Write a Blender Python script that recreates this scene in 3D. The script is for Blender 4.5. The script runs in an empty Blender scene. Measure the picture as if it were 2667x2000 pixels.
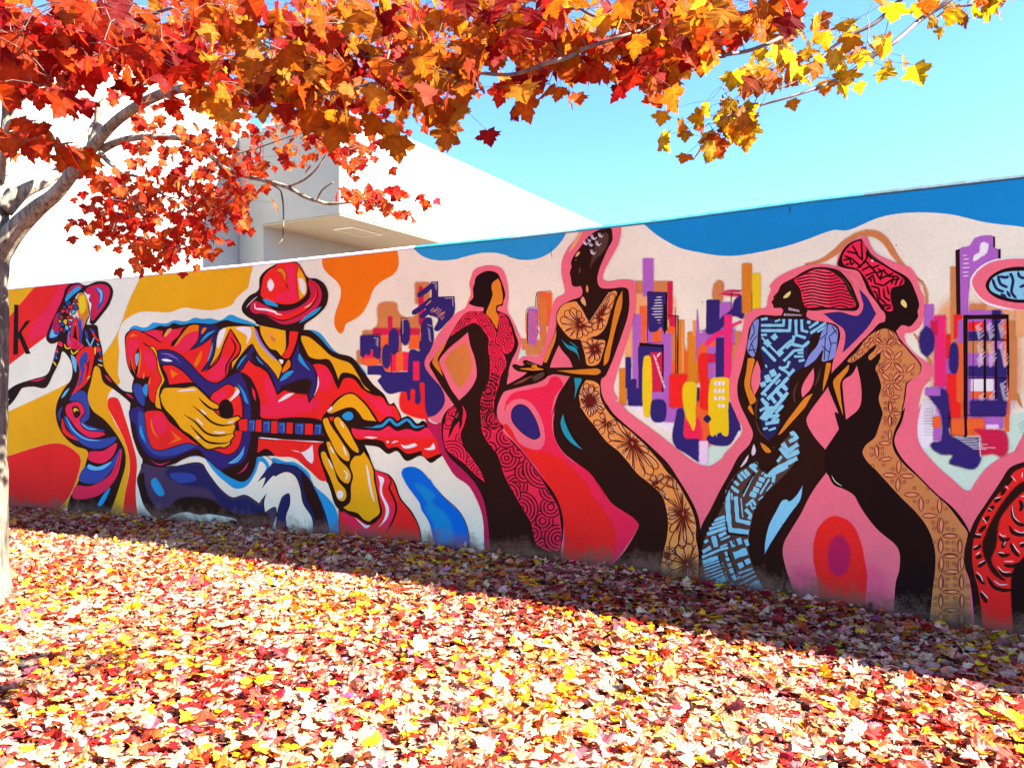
import bpy, bmesh, math, random
import numpy as np
from mathutils import Vector, Matrix
from mathutils.geometry import tessellate_polygon, delaunay_2d_cdt

random.seed(7)
rng = np.random.default_rng(7)
S = bpy.context.scene
COL = S.collection

# ------------------------------------------------------------------ camera, sky, sun, exposure
FPX, CX, CY, EYE = 2015.0, 1333.5, 1000.0, 1.6
cam_d = bpy.data.cameras.new('camera')
cam_d.sensor_width = 36.0
cam_d.lens = 36.0 * FPX / 2667.0
cam_d.clip_start = 0.05
cam_d.clip_end = 3000.0
cam = bpy.data.objects.new('camera', cam_d)
cam.location = (0, 0, EYE)
cam.rotation_euler = (math.radians(90), 0, 0)
COL.objects.link(cam)
S.camera = cam

SUN_AZ, SUN_EL = 103.0, 36.0          # degrees clockwise from +Y, and above the horizon
world = bpy.data.worlds.new('World')
S.world = world
world.use_nodes = True
wn = world.node_tree.nodes
wl = world.node_tree.links
sky = wn.new('ShaderNodeTexSky')
sky.sky_type = 'NISHITA'
sky.sun_disc = False
sky.sun_elevation = math.radians(SUN_EL)
sky.sun_rotation = math.radians(SUN_AZ)
sky.altitude = 200
sky.air_density = 1.0
sky.dust_density = 0.2
sky.ozone_density = 1.5
tint = wn.new('ShaderNodeMix')
tint.data_type = 'RGBA'
tint.blend_type = 'MULTIPLY'
tint.inputs[0].default_value = 1.0
tint.inputs[7].default_value = (0.45, 0.66, 0.93, 1)
wl.new(sky.outputs[0], tint.inputs[6])
wl.new(tint.outputs[2], wn['Background'].inputs[0])
wn['Background'].inputs[1].default_value = 0.05

sun_d = bpy.data.lights.new('sun', 'SUN')
sun_d.energy = 4.0
sun_d.angle = math.radians(0.53)
sun_d.color = (1.0, 0.95, 0.86)
sun = bpy.data.objects.new('sun', sun_d)
az, el = math.radians(SUN_AZ), math.radians(SUN_EL)
SUN_DIR = Vector((math.sin(az) * math.cos(el), math.cos(az) * math.cos(el), math.sin(el)))
sun.rotation_euler = SUN_DIR.to_track_quat('Z', 'Y').to_euler()
sun.location = (8, -2, 9)
COL.objects.link(sun)

S.view_settings.view_transform = 'Standard'
S.view_settings.look = 'None'
S.view_settings.gamma = 1.0
S.view_settings.use_curve_mapping = False
S.view_settings.exposure = 3.42
S.render.engine = 'CYCLES'
S.cycles.transparent_max_bounces = 24
S.cycles.max_bounces = 8

# ------------------------------------------------------------------ helpers
def lin(c):
    c = np.asarray(c, float) / 255.0
    return np.where(c <= 0.04045, c / 12.92, ((c + 0.055) / 1.055) ** 2.4)

def ray(px, py):
    return np.array([(px - CX) / FPX, 1.0, (CY - py) / FPX])

def at(px, py, depth):
    """the point seen at photograph pixel (px, py), depth metres along the view axis"""
    d = ray(px, py) * depth
    return Vector((d[0], d[1], EYE + d[2]))

EU = np.array([0.8702, -0.4927])      # along the mural wall, to the right
EN = np.array([-0.4927, -0.8702])     # out of the wall, to the street side
WALL_C = float(EN @ np.array([3.233, 4.885]))
def wall_uz(px, py):
    """photograph pixel -> metres along the wall and height"""
    d = ray(px, py)
    s = WALL_C / (EN[0] * d[0] + EN[1] * d[1])
    p = d * s
    return EU[0] * p[0] + EU[1] * p[1], EYE + p[2]

def wall_pt(u, z, off=0.0):
    p = EU * u + EN * (WALL_C + off)
    return (p[0], p[1], z)

def uv_pt(u, d, z=0.0):
    """u along the wall, d metres out from its face"""
    return wall_pt(u, z, d)

def empty(name, loc=(0, 0, 0), label=None, cat=None, group=None):
    o = bpy.data.objects.new(name, None)
    o.location = loc
    o.empty_display_size = 0.1
    COL.objects.link(o)
    tag(o, label, cat, group)
    return o

def tag(o, label=None, cat=None, group=None, kind=None):
    if label: o['label'] = label
    if cat: o['category'] = cat
    if group: o['group'] = group
    if kind: o['kind'] = kind
    return o

def link(name, me, parent=None):
    o = bpy.data.objects.new(name, me)
    COL.objects.link(o)
    if parent is not None:
        o.parent = parent
        o.matrix_parent_inverse = Matrix.Translation(parent.location).inverted()
    return o

def mesh_np(name, verts, faces_flat, face_len, cols=None, mats=(), mat_idx=None, smooth=False):
    """verts (n,3), faces_flat loop indices, all faces of face_len corners (int) or array of lengths"""
    me = bpy.data.meshes.new(name)
    nl = len(faces_flat)
    if np.isscalar(face_len):
        nf = nl // face_len
        starts = np.arange(nf) * face_len
        tot = np.full(nf, face_len)
    else:
        tot = np.asarray(face_len)
        nf = len(tot)
        starts = np.concatenate([[0], np.cumsum(tot)[:-1]])
    me.vertices.add(len(verts))
    me.vertices.foreach_set('co', np.asarray(verts, np.float32).ravel())
    me.loops.add(nl)
    me.loops.foreach_set('vertex_index', np.asarray(faces_flat, np.int32))
    me.polygons.add(nf)
    me.polygons.foreach_set('loop_start', starts.astype(np.int32))
    for m in mats: me.materials.append(m)
    if mat_idx is not None:
        me.polygons.foreach_set('material_index', np.asarray(mat_idx, np.int32))
    me.polygons.foreach_set('use_smooth', np.full(nf, bool(smooth)))
    if cols is not None:
        a = me.color_attributes.new('Col', 'FLOAT_COLOR', 'POINT')
        a.data.foreach_set('color', np.asarray(cols, np.float32).ravel())
    me.update(calc_edges=True)
    me.validate()
    return me

def tube(path, radii, sides=6, cap=True):
    """tube along points -> verts, quads/ngons as lists"""
    P = [Vector(p) for p in path]
    n = len(P)
    V, F = [], []
    ref = None
    for i in range(n):
        t = (P[min(i + 1, n - 1)] - P[max(i - 1, 0)]).normalized()
        if ref is None:
            ref = t.orthogonal().normalized()
        ref = (ref - t * ref.dot(t))
        ref = ref.normalized() if ref.length > 1e-6 else t.orthogonal().normalized()
        b = t.cross(ref)
        for k in range(sides):
            a = 2 * math.pi * k / sides
            V.append(P[i] + (ref * math.cos(a) + b * math.sin(a)) * radii[i])
    for i in range(n - 1):
        for k in range(sides):
            F.append((i * sides + k, i * sides + (k + 1) % sides, (i + 1) * sides + (k + 1) % sides, (i + 1) * sides + k))
    if cap:
        F.append(tuple(range(sides))[::-1])
        F.append(tuple((n - 1) * sides + k for k in range(sides)))
    return V, F

def pymesh(name, V, F, mats=(), smooth=False):
    me = bpy.data.meshes.new(name)
    me.from_pydata([tuple(v) for v in V], [], F)
    for m in mats: me.materials.append(m)
    me.polygons.foreach_set('use_smooth', np.full(len(me.polygons), bool(smooth)))
    me.update()
    return me

def spline(pts, n):
    """open Catmull-Rom through points, n samples a span"""
    P = [np.array(p, float) for p in pts]
    P = [2 * P[0] - P[1]] + P + [2 * P[-1] - P[-2]]
    out = []
    for i in range(1, len(P) - 2):
        p0, p1, p2, p3 = P[i - 1:i + 3]
        for k in range(n):
            t = k / n
            out.append(0.5 * (2 * p1 + (p2 - p0) * t + (2 * p0 - 5 * p1 + 4 * p2 - p3) * t * t + (3 * p1 - p0 - 3 * p2 + p3) * t ** 3))
    out.append(P[-2])
    return out

# ------------------------------------------------------------------ materials
def new_mat(name):
    m = bpy.data.materials.new(name)
    m.use_nodes = True
    nt = m.node_tree
    return m, nt.nodes, nt.links, nt.nodes['Principled BSDF']

def noise(nodes, links, scale, detail=4, rough=0.6, vec=None):
    n = nodes.new('ShaderNodeTexNoise')
    n.inputs['Scale'].default_value = scale
    n.inputs['Detail'].default_value = detail
    n.inputs['Roughness'].default_value = rough
    if vec is not None: links.new(vec, n.inputs['Vector'])
    return n

def ramp(nodes, links, fac, stops):
    r = nodes.new('ShaderNodeValToRGB')
    e = r.color_ramp.elements
    e[0].position, e[0].color = stops[0][0], (*stops[0][1], 1)
    e[1].position, e[1].color = stops[-1][0], (*stops[-1][1], 1)
    for p, c in stops[1:-1]:
        x = e.new(p); x.color = (*c, 1)
    links.new(fac, r.inputs[0])
    return r

def mixc(nodes, links, a, b, fac, mode='MIX'):
    m = nodes.new('ShaderNodeMix')
    m.data_type = 'RGBA'
    m.blend_type = mode
    for sock, v in ((m.inputs[0], fac), (m.inputs[6], a), (m.inputs[7], b)):
        if hasattr(v, 'is_linked'): links.new(v, sock)
        elif isinstance(v, (int, float)): sock.default_value = v
        else: sock.default_value = (*v, 1)
    return m.outputs[2]

def bump(nodes, links, bsdf, height, strength, dist):
    b = nodes.new('ShaderNodeBump')
    b.inputs['Strength'].default_value = strength
    b.inputs['Distance'].default_value = dist
    links.new(height, b.inputs['Height'])
    links.new(b.outputs[0], bsdf.inputs['Normal'])

def paint_material(name, soft):
    m, N, L, B = new_mat(name)
    at_ = N.new('ShaderNodeAttribute'); at_.attribute_name = 'Col'
    geo = N.new('ShaderNodeNewGeometry')
    n1 = noise(N, L, 1.1, 5, 0.6, geo.outputs['Position'])
    n2 = noise(N, L, 46, 3, 0.7, geo.outputs['Position'])
    v = ramp(N, L, n1.outputs[0], [(0.3, (0.90, 0.90, 0.91)), (0.7, (1.06, 1.06, 1.05))])
    c = mixc(N, L, at_.outputs['Color'], v.outputs[0], 1.0, 'MULTIPLY')
    v2 = ramp(N, L, n2.outputs[0], [(0.35, (0.95, 0.95, 0.95)), (0.65, (1.03, 1.03, 1.03))])
    c = mixc(N, L, c, v2.outputs[0], 1.0, 'MULTIPLY')
    # splashed soil on the lowest hand's breadth of the wall, breaking up upwards
    gr = N.new('ShaderNodeAttribute'); gr.attribute_name = 'Low'
    n3 = noise(N, L, 5.0, 6, 0.75, geo.outputs['Position'])
    n4 = noise(N, L, 70, 2, 0.6, geo.outputs['Position'])
    ad = N.new('ShaderNodeMath'); ad.operation = 'MULTIPLY_ADD'
    L.new(n3.outputs[0], ad.inputs[0]); ad.inputs[1].default_value = 0.9
    L.new(gr.outputs['Fac'], ad.inputs[2])
    ad2 = N.new('ShaderNodeMath'); ad2.operation = 'MULTIPLY_ADD'
    L.new(n4.outputs[0], ad2.inputs[0]); ad2.inputs[1].default_value = 0.3
    L.new(ad.outputs[0], ad2.inputs[2])
    r = ramp(N, L, ad2.outputs[0], [(0.66, (0.85, 0.85, 0.85)), (0.94, (0, 0, 0))])
    r.color_ramp.elements[1].position = 0.94
    c = mixc(N, L, c, (0.21, 0.095, 0.055), r.outputs[0])
    # pinholes and chips of the render
    vo = N.new('ShaderNodeTexVoronoi'); vo.inputs['Scale'].default_value = 5.0
    L.new(geo.outputs['Position'], vo.inputs['Vector'])
    pr = ramp(N, L, vo.outputs['Distance'], [(0.020, (0.75, 0.75, 0.75)), (0.034, (0, 0, 0))])
    c = mixc(N, L, c, (0.12, 0.08, 0.07), pr.outputs[0])
    L.new(c, B.inputs['Base Color'])
    B.inputs['Roughness'].default_value = 0.8
    B.inputs['Specular IOR Level'].default_value = 0.06
    bump(N, L, B, n2.outputs[0], 0.25, 0.004)
    if soft:
        tr = N.new('ShaderNodeBsdfTransparent')
        mx = N.new('ShaderNodeMixShader')
        # spray edges: grainy fall-off
        n5 = noise(N, L, 330, 1, 0.5, geo.outputs['Position'])
        k = N.new('ShaderNodeMath'); k.operation = 'MULTIPLY_ADD'
        L.new(n5.outputs[0], k.inputs[0]); k.inputs[1].default_value = 2.0; k.inputs[2].default_value = -1.0
        s = N.new('ShaderNodeMath'); s.operation = 'ADD'
        L.new(at_.outputs['Alpha'], s.inputs[0]); L.new(k.outputs[0], s.inputs[1])
        q = N.new('ShaderNodeMath'); q.operation = 'GREATER_THAN'; q.inputs[1].default_value = 0.5
        L.new(s.outputs[0], q.inputs[0])
        L.new(q.outputs[0], mx.inputs[0]); L.new(tr.outputs[0], mx.inputs[1]); L.new(B.outputs[0], mx.inputs[2])
        L.new(mx.outputs[0], N['Material Output'].inputs['Surface'])
    return m

M_PAINT = paint_material('mural_paint', False)
M_SPRAY = paint_material('mural_spray_paint', True)

def leaf_material(name, trans):
    m, N, L, B = new_mat(name)
    at_ = N.new('ShaderNodeAttribute'); at_.attribute_name = 'Col'
    tc = N.new('ShaderNodeNewGeometry')
    n1 = noise(N, L, 55, 4, 0.65, tc.outputs['Position'])
    v = ramp(N, L, n1.outputs[0], [(0.3, (0.62, 0.55, 0.5)), (0.55, (1, 1, 1)), (0.75, (1.12, 1.1, 1.0))])
    c = mixc(N, L, at_.outputs['Color'], v.outputs[0], 1.0, 'MULTIPLY')
    L.new(c, B.inputs['Base Color'])
    B.inputs['Roughness'].default_value = 0.6
    B.inputs['Specular IOR Level'].default_value = 0.14
    bump(N, L, B, n1.outputs[0], 0.4, 0.004)
    t = N.new('ShaderNodeBsdfTranslucent')
    L.new(c, t.inputs[0])
    mx = N.new('ShaderNodeMixShader'); mx.inputs[0].default_value = trans
    L.new(B.outputs[0], mx.inputs[1]); L.new(t.outputs[0], mx.inputs[2])
    L.new(mx.outputs[0], N['Material Output'].inputs['Surface'])
    return m
M_LEAF = leaf_material('maple_leaf', 0.68)
M_DRY = leaf_material('fallen_leaf', 0.18)

def bark_material(name, k):
    m, N, L, B = new_mat(name)
    g = N.new('ShaderNodeNewGeometry')
    mp = N.new('ShaderNodeMapping'); mp.inputs['Scale'].default_value = (1, 1, 0.09)
    L.new(g.outputs['Position'], mp.inputs[0])
    n1 = noise(N, L, 34, 6, 0.7, mp.outputs[0])
    n2 = noise(N, L, 5, 4, 0.6, g.outputs['Position'])
    a = ramp(N, L, n1.outputs[0], [(p, tuple(q * k for q in c_)) for p, c_ in ((0.36, (0.03, 0.021, 0.014)), (0.47, (0.11, 0.092, 0.065)), (0.66, (0.19, 0.17, 0.13)))])
    b = ramp(N, L, n2.outputs[0], [(0.35, (0.6, 0.58, 0.52)), (0.65, (1.1, 1.08, 1.05))])
    c = mixc(N, L, a.outputs[0], b.outputs[0], 1.0, 'MULTIPLY')
    L.new(c, B.inputs['Base Color'])
    B.inputs['Roughness'].default_value = 0.85
    bump(N, L, B, n1.outputs[0], 0.8, 0.02)
    return m
M_BARK = bark_material('trunk_bark', 0.95)
M_LIMB = bark_material('limb_bark', 1.75)
def twig_material():
    m, N, L, B = new_mat('twig_bark')
    g = N.new('ShaderNodeNewGeometry')
    n1 = noise(N, L, 20, 3, 0.6, g.outputs['Position'])
    a = ramp(N, L, n1.outputs[0], [(0.35, (0.05, 0.028, 0.024)), (0.65, (0.16, 0.10, 0.075))])
    L.new(a.outputs[0], B.inputs['Base Color'])
    B.inputs['Roughness'].default_value = 0.7
    return m
M_TWIG = twig_material()

def plain(name, c, rough=0.8, scale=3.0, amt=0.12, bmp=0.0):
    m, N, L, B = new_mat(name)
    g = N.new('ShaderNodeNewGeometry')
    n1 = noise(N, L, scale, 6, 0.65, g.outputs['Position'])
    r = ramp(N, L, n1.outputs[0], [(0.3, tuple(x * (1 - amt) for x in c)), (0.7, tuple(min(x * (1 + amt), 0.95) for x in c))])
    L.new(r.outputs[0], B.inputs['Base Color'])
    B.inputs['Roughness'].default_value = rough
    if bmp: bump(N, L, B, n1.outputs[0], bmp, 0.01)
    return m
M_STUCCO = plain('white_render', (0.285, 0.28, 0.245), 0.85, 2.0, 0.07)
M_SOFFIT = plain('soffit_board', (0.33, 0.29, 0.20), 0.8, 1.5, 0.05)
M_TRIM = plain('white_trim', (0.80, 0.80, 0.78), 0.5, 3.0, 0.03)
M_CONC = plain('wall_concrete', (0.55, 0.53, 0.50), 0.9, 8.0, 0.15, 0.3)
M_SOIL = plain('leaf_mould', (0.10, 0.042, 0.026), 0.95, 30.0, 0.5, 0.6)
# ------------------------------------------------------------------ ground
TOP_PX = [(-700, 822), (19, 755), (300, 727), (720, 687), (900, 668), (1075, 649), (1320, 625), (1721, 580), (2125, 527), (2667, 466)]
BASE_PX = [(-900, 1262), (19, 1325), (169, 1336), (359, 1352), (629, 1374), (720, 1385), (887, 1402), (1140, 1426), (1276, 1447),
           (1466, 1472), (1596, 1484), (1822, 1518), (2066, 1557), (2301, 1605), (2528, 1645), (2667, 1671)]
_t = np.array([wall_uz(*p) for p in TOP_PX]); _b = np.array([wall_uz(*p) for p in BASE_PX])
def wall_top(u):
    return float(np.interp(u, _t[:, 0], _t[:, 1]))
def base_z(u):
    return np.interp(u, _b[:, 0], _b[:, 1])
def ground_z(u, d):
    """height of the litter, u along the wall, d metres out from it (arrays allowed)"""
    t = np.clip(np.asarray(d, float) / 2.6, 0, 1)
    t = t * t * (3 - 2 * t)
    far = 0.02 * np.sin(1.7 * u + 0.6) * np.sin(1.3 * d) + 0.012 * np.sin(4.1 * u) * np.cos(3.3 * d + 1)
    return base_z(u) * (1 - t) + far * t
U_L, U_R = float(_t[0, 0]), 16.0

us = np.concatenate([[-900, -300, -100, -45, -25], np.arange(-16, 10.01, 0.25), [14, 20, 40, 100, 300, 900]])
ds = np.concatenate([[-900, -300, -100, -40, -20, -8, -2, -0.3], np.arange(0, 9.01, 0.2), [12, 20, 60, 200, 900]])
UU, DD = np.meshgrid(us, ds, indexing='ij')
ZZ = np.where((np.abs(UU) < 30) & (np.abs(DD) < 15), ground_z(UU, DD), 0.0) - 0.018
XY = EU[None, None] * UU[..., None] + EN[None, None] * (WALL_C + DD)[..., None]
V = np.concatenate([XY, ZZ[..., None]], -1).reshape(-1, 3)
nu, nd = UU.shape
I = np.arange(nu * nd).reshape(nu, nd)
F = np.stack([I[:-1, :-1], I[:-1, 1:], I[1:, 1:], I[1:, :-1]], -1).reshape(-1)
o = link('ground', mesh_np('ground', V, F, 4, mats=[M_SOIL], smooth=True))
tag(o, kind='structure')

# ------------------------------------------------------------------ mural wall (body and coping)
wall = empty('mural_wall', wall_pt(0, 0), 'long low wall painted with a bright mural of dancers and a guitarist above fallen leaves', 'wall')
THICK, CH = 0.24, 0.036
uu = sorted(set(list(_t[:, 0]) + [U_R]))
prof_n = 5
V, F = [], []
for u in uu:
    zt = wall_top(u)
    V += [wall_pt(u, -0.6, 0), wall_pt(u, zt, 0), wall_pt(u, zt, -THICK), wall_pt(u, -0.6, -THICK)]
for i in range(len(uu) - 1):
    a, b = i * 4, i * 4 + 4
    for k in range(4):
        k2 = (k + 1) % 4
        F.append((a + k, b + k, b + k2, a + k2))
F.append((3, 2, 1, 0)); e = (len(uu) - 1) * 4; F.append((e, e + 1, e + 2, e + 3))
link('wall_body', pymesh('wall_body', V, F, [M_CONC]), wall)

def chip_mat(name, c):
    return plain(name, tuple(c), 0.7, 22.0, 0.22, 0.5)
CHAM = [(-99, 'coping_white', (0.75, 0.74, 0.72)), (1078, 'coping_cyan', (0.006, 0.20, 0.27)), (1330, 'coping_pale_blue', (0.11, 0.23, 0.26)),
        (1500, 'coping_cyan_wear', (0.015, 0.17, 0.23)), (2250, 'coping_grey_blue', (0.05, 0.09, 0.10))]
edges = [wall_uz(max(c[0], -650), 700)[0] for c in CHAM] + [U_R]
edges[0] = U_L
cm = [chip_mat(c[1], c[2]) for c in CHAM]
V, F, MI = [], [], []
for s in range(len(CHAM)):
    a, b = edges[s], edges[s + 1]
    st = np.linspace(a, b, max(3, int((b - a) / 0.05)))
    n0 = len(V)
    for u in st:
        zt = wall_top(u)
        j = 0.0015 * math.sin(u * 31) + 0.0015 * math.sin(u * 77 + 1)
        V += [wall_pt(u, zt + 0.001, 0.004), wall_pt(u, zt + 0.012, 0.004), wall_pt(u, zt + CH + j, -0.030),
              wall_pt(u, zt + CH + 0.004, -THICK), wall_pt(u, zt + 0.001, -THICK - 0.003)]
    for i in range(len(st) - 1):
        for k in range(4):
            p = n0 + i * 5 + k
            F.append((p, p + 5, p + 6, p + 1)); MI.append(s)
me = pymesh('coping', V, F, cm)
me.polygons.foreach_set('material_index', np.array(MI, np.int32))
link('coping', me, wall)

# ------------------------------------------------------------------ building behind the wall
def box_uvz(u0, u1, v0, v1, z0, z1):
    """box in wall coordinates, v = metres from the camera, square to the wall"""
    P = []
    for z in (z0, z1):
        for (u, v) in ((u0, v0), (u1, v0), (u1, v1), (u0, v1)):
            p = EU * u - EN * v
            P.append((p[0], p[1], z))
    F = [(3, 2, 1, 0), (4, 5, 6, 7), (0, 1, 5, 4), (1, 2, 6, 5), (2, 3, 7, 6), (3, 0, 4, 7)]
    return P, F
def bevel_box(name, args, mat, parent, w=0.02):
    P, F = box_uvz(*args)
    me = pymesh(name, P, F, [mat])
    bm = bmesh.new(); bm.from_mesh(me)
    bmesh.ops.bevel(bm, geom=bm.edges[:], offset=w, segments=1, affect='EDGES')
    bm.to_mesh(me); bm.free()
    return link(name, me, parent)
p0 = EU * -12.5 - EN * 12.5
bld = empty('white_building', (p0[0], p0[1], 0), 'white rendered building with an overhanging upper storey behind the mural wall', 'building')
UE, UB, UW, VF = -13.63, -11.28, -14.45, 12.5
ZB, ZT = 5.22, 7.40
bevel_box('side_wing', (-26.0, UW, 6.6, VF + 0.4, -0.2, 8.03), M_STUCCO, bld)
bevel_box('rear_wall', (UW + 0.01, UE, VF + 0.06, 58, -0.2, ZT - 0.03), M_STUCCO, bld)
bevel_box('overhanging_storey', (UE + 0.004, UB, VF, 58, ZB, ZT), M_STUCCO, bld)
bevel_box('soffit', (UE + 0.006, UB - 0.03, VF + 0.03, 57.9, ZB - 0.03, ZB - 0.004), M_SOFFIT, bld, 0.004)
fr = bevel_box('soffit_panel', (-12.45, -11.87, 13.57, 14.64, ZB - 0.05, ZB - 0.034), M_TRIM, bld, 0.004)
bevel_box('panel_insert', (-12.41, -11.91, 13.62, 14.59, ZB - 0.056, ZB - 0.052), M_SOFFIT, fr, 0.001)
bevel_box('roof_edge', (UE + 0.02, UB + 0.03, VF - 0.03, 58, ZT + 0.003, ZT + 0.07), M_TRIM, bld, 0.01)
bevel_box('roof_edge', (-26.0, UW + 0.03, 6.57, VF + 0.43, 8.033, 8.10), M_TRIM, bld, 0.01)
# ------------------------------------------------------------------ the mural: flat paint laid in sheets on the wall
TILE = {'F': (0, 0, 0.8294), 'A': (0, 700, 2.37), 'B': (300, 660, 3.95), 'C': (720, 660, 3.95), 'D': (300, 1020, 3.95),
        'E': (720, 1020, 3.95), 'G': (900, 620, 3.318), 'H': (1080, 1000, 3.318), 'I': (1320, 580, 3.318), 'J': (1400, 1040, 3.318),
        'K': (1580, 640, 3.318), 'L': (1900, 600, 3.318), 'M': (1780, 1060, 3.318), 'N': (2167, 1060, 3.318), 'O': (2267, 580, 3.0725)}
PAINT = {
 'K': (38, 19, 13), 'k': (28, 14, 12), 'j': (200, 128, 96), 'W': (236, 214, 204), 'L': (232, 224, 232), 'Y': (240, 156, 18), 'y': (250, 186, 24), 'R': (215, 36, 34),
 'r': (186, 26, 26), 'C': (218, 36, 76), 'c': (178, 30, 70), 'M': (160, 28, 78), 'O': (230, 108, 12), 'o': (246, 92, 44), 'P': (237, 100, 124),
 'p': (222, 84, 120), 'B': (46, 66, 150), 'N': (44, 34, 106), 'n': (34, 34, 84), 'S': (36, 140, 204), 's': (20, 126, 196), 'b': (10, 96, 204),
 'X': (92, 172, 222), 'T': (180, 120, 74), 't': (206, 156, 112), 'G': (190, 120, 34), 'g': (184, 114, 58), 'V': (152, 92, 184), 'v': (206, 190, 226),
 'm': (204, 40, 112), 'A': (116, 186, 218), 'a': (112, 134, 204), 'e': (30, 140, 168), 'i': (178, 220, 204), 'D': (90, 28, 24), 'w': (246, 236, 226),
 'f': (208, 140, 74), 'u': (214, 196, 120), 'Q': (66, 52, 84), 'h': (120, 60, 52), 'q': (190, 186, 210), 'x': (74, 54, 48)}
GAIN = np.array([1.38, 1.29, 0.93])
LAYER = 0.00003

def parse(s, tile=None):
    out, tl = [], TILE[tile] if tile else None
    for w in s.split():
        if w in TILE: tl = TILE[w]; continue
        c = w.endswith('!')
        x, y = w.rstrip('!').split(',')
        out.append((tl[0] + float(x) / tl[2], tl[1] + float(y) / tl[2], c))
    return out

def curve(pts, closed=True, step=6.0, smooth=True):
    """points (x, y, corner) -> dense polyline, rounded except at corners"""
    n = len(pts)
    P = np.array([p[:2] for p in pts]); C = [p[2] for p in pts]
    if not smooth:
        if closed: return P
        out = []
        for a, b in zip(P[:-1], P[1:]):
            k = max(1, int(np.linalg.norm(b - a) / min(step, 4.0)))
            out += [a + (b - a) * t / k for t in range(k)]
        return np.array(out + [P[-1]])
    out = []
    for i in range(n if closed else n - 1):
        j = (i + 1) % n
        p1, p2 = P[i], P[j]
        p0 = P[i - 1] if (closed or i > 0) and not C[i] else 2 * p1 - p2 if False else p1 - (p2 - p1) * 0.5
        p3 = P[(j + 1) % n] if (closed or j + 1 < n) and not C[j] else p2 + (p2 - p1) * 0.5
        L = np.linalg.norm(p2 - p1)
        k = int(min(8, max(1, round(L / step))))
        # centripetal tangents
        d0 = max(np.linalg.norm(p1 - p0), 1e-4) ** .5; d1 = max(L, 1e-4) ** .5; d2 = max(np.linalg.norm(p3 - p2), 1e-4) ** .5
        m1 = ((p1 - p0) / d0 - (p2 - p0) / (d0 + d1) + (p2 - p1) / d1) * d1
        m2 = ((p2 - p1) / d1 - (p3 - p1) / (d1 + d2) + (p3 - p2) / d2) * d1
        for a in range(k):
            t = a / k
            out.append((2 * t ** 3 - 3 * t * t + 1) * p1 + (t ** 3 - 2 * t * t + t) * m1 + (-2 * t ** 3 + 3 * t * t) * p2 + (t ** 3 - t * t) * m2)
    if not closed: out.append(P[-1])
    return np.array(out)

def inside(poly, x, y):
    X, Y = poly[:, 0], poly[:, 1]
    X2, Y2 = np.roll(X, -1), np.roll(Y, -1)
    c = ((Y > y) != (Y2 > y)) & (x < (X2 - X) * (y - Y) / np.where(Y2 == Y, 1e-9, Y2 - Y) + X)
    return bool(c.sum() % 2)

def fill(P):
    """triangles covering a closed outline, crossing outlines allowed"""
    n = len(P)
    r = delaunay_2d_cdt([Vector((float(x), float(y))) for x, y in P], [], [list(range(n))], 1, 1e-3)
    pts = np.array([(v.x, v.y) for v in r[0]])
    return pts, [tuple(f) for f in r[2]]

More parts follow.
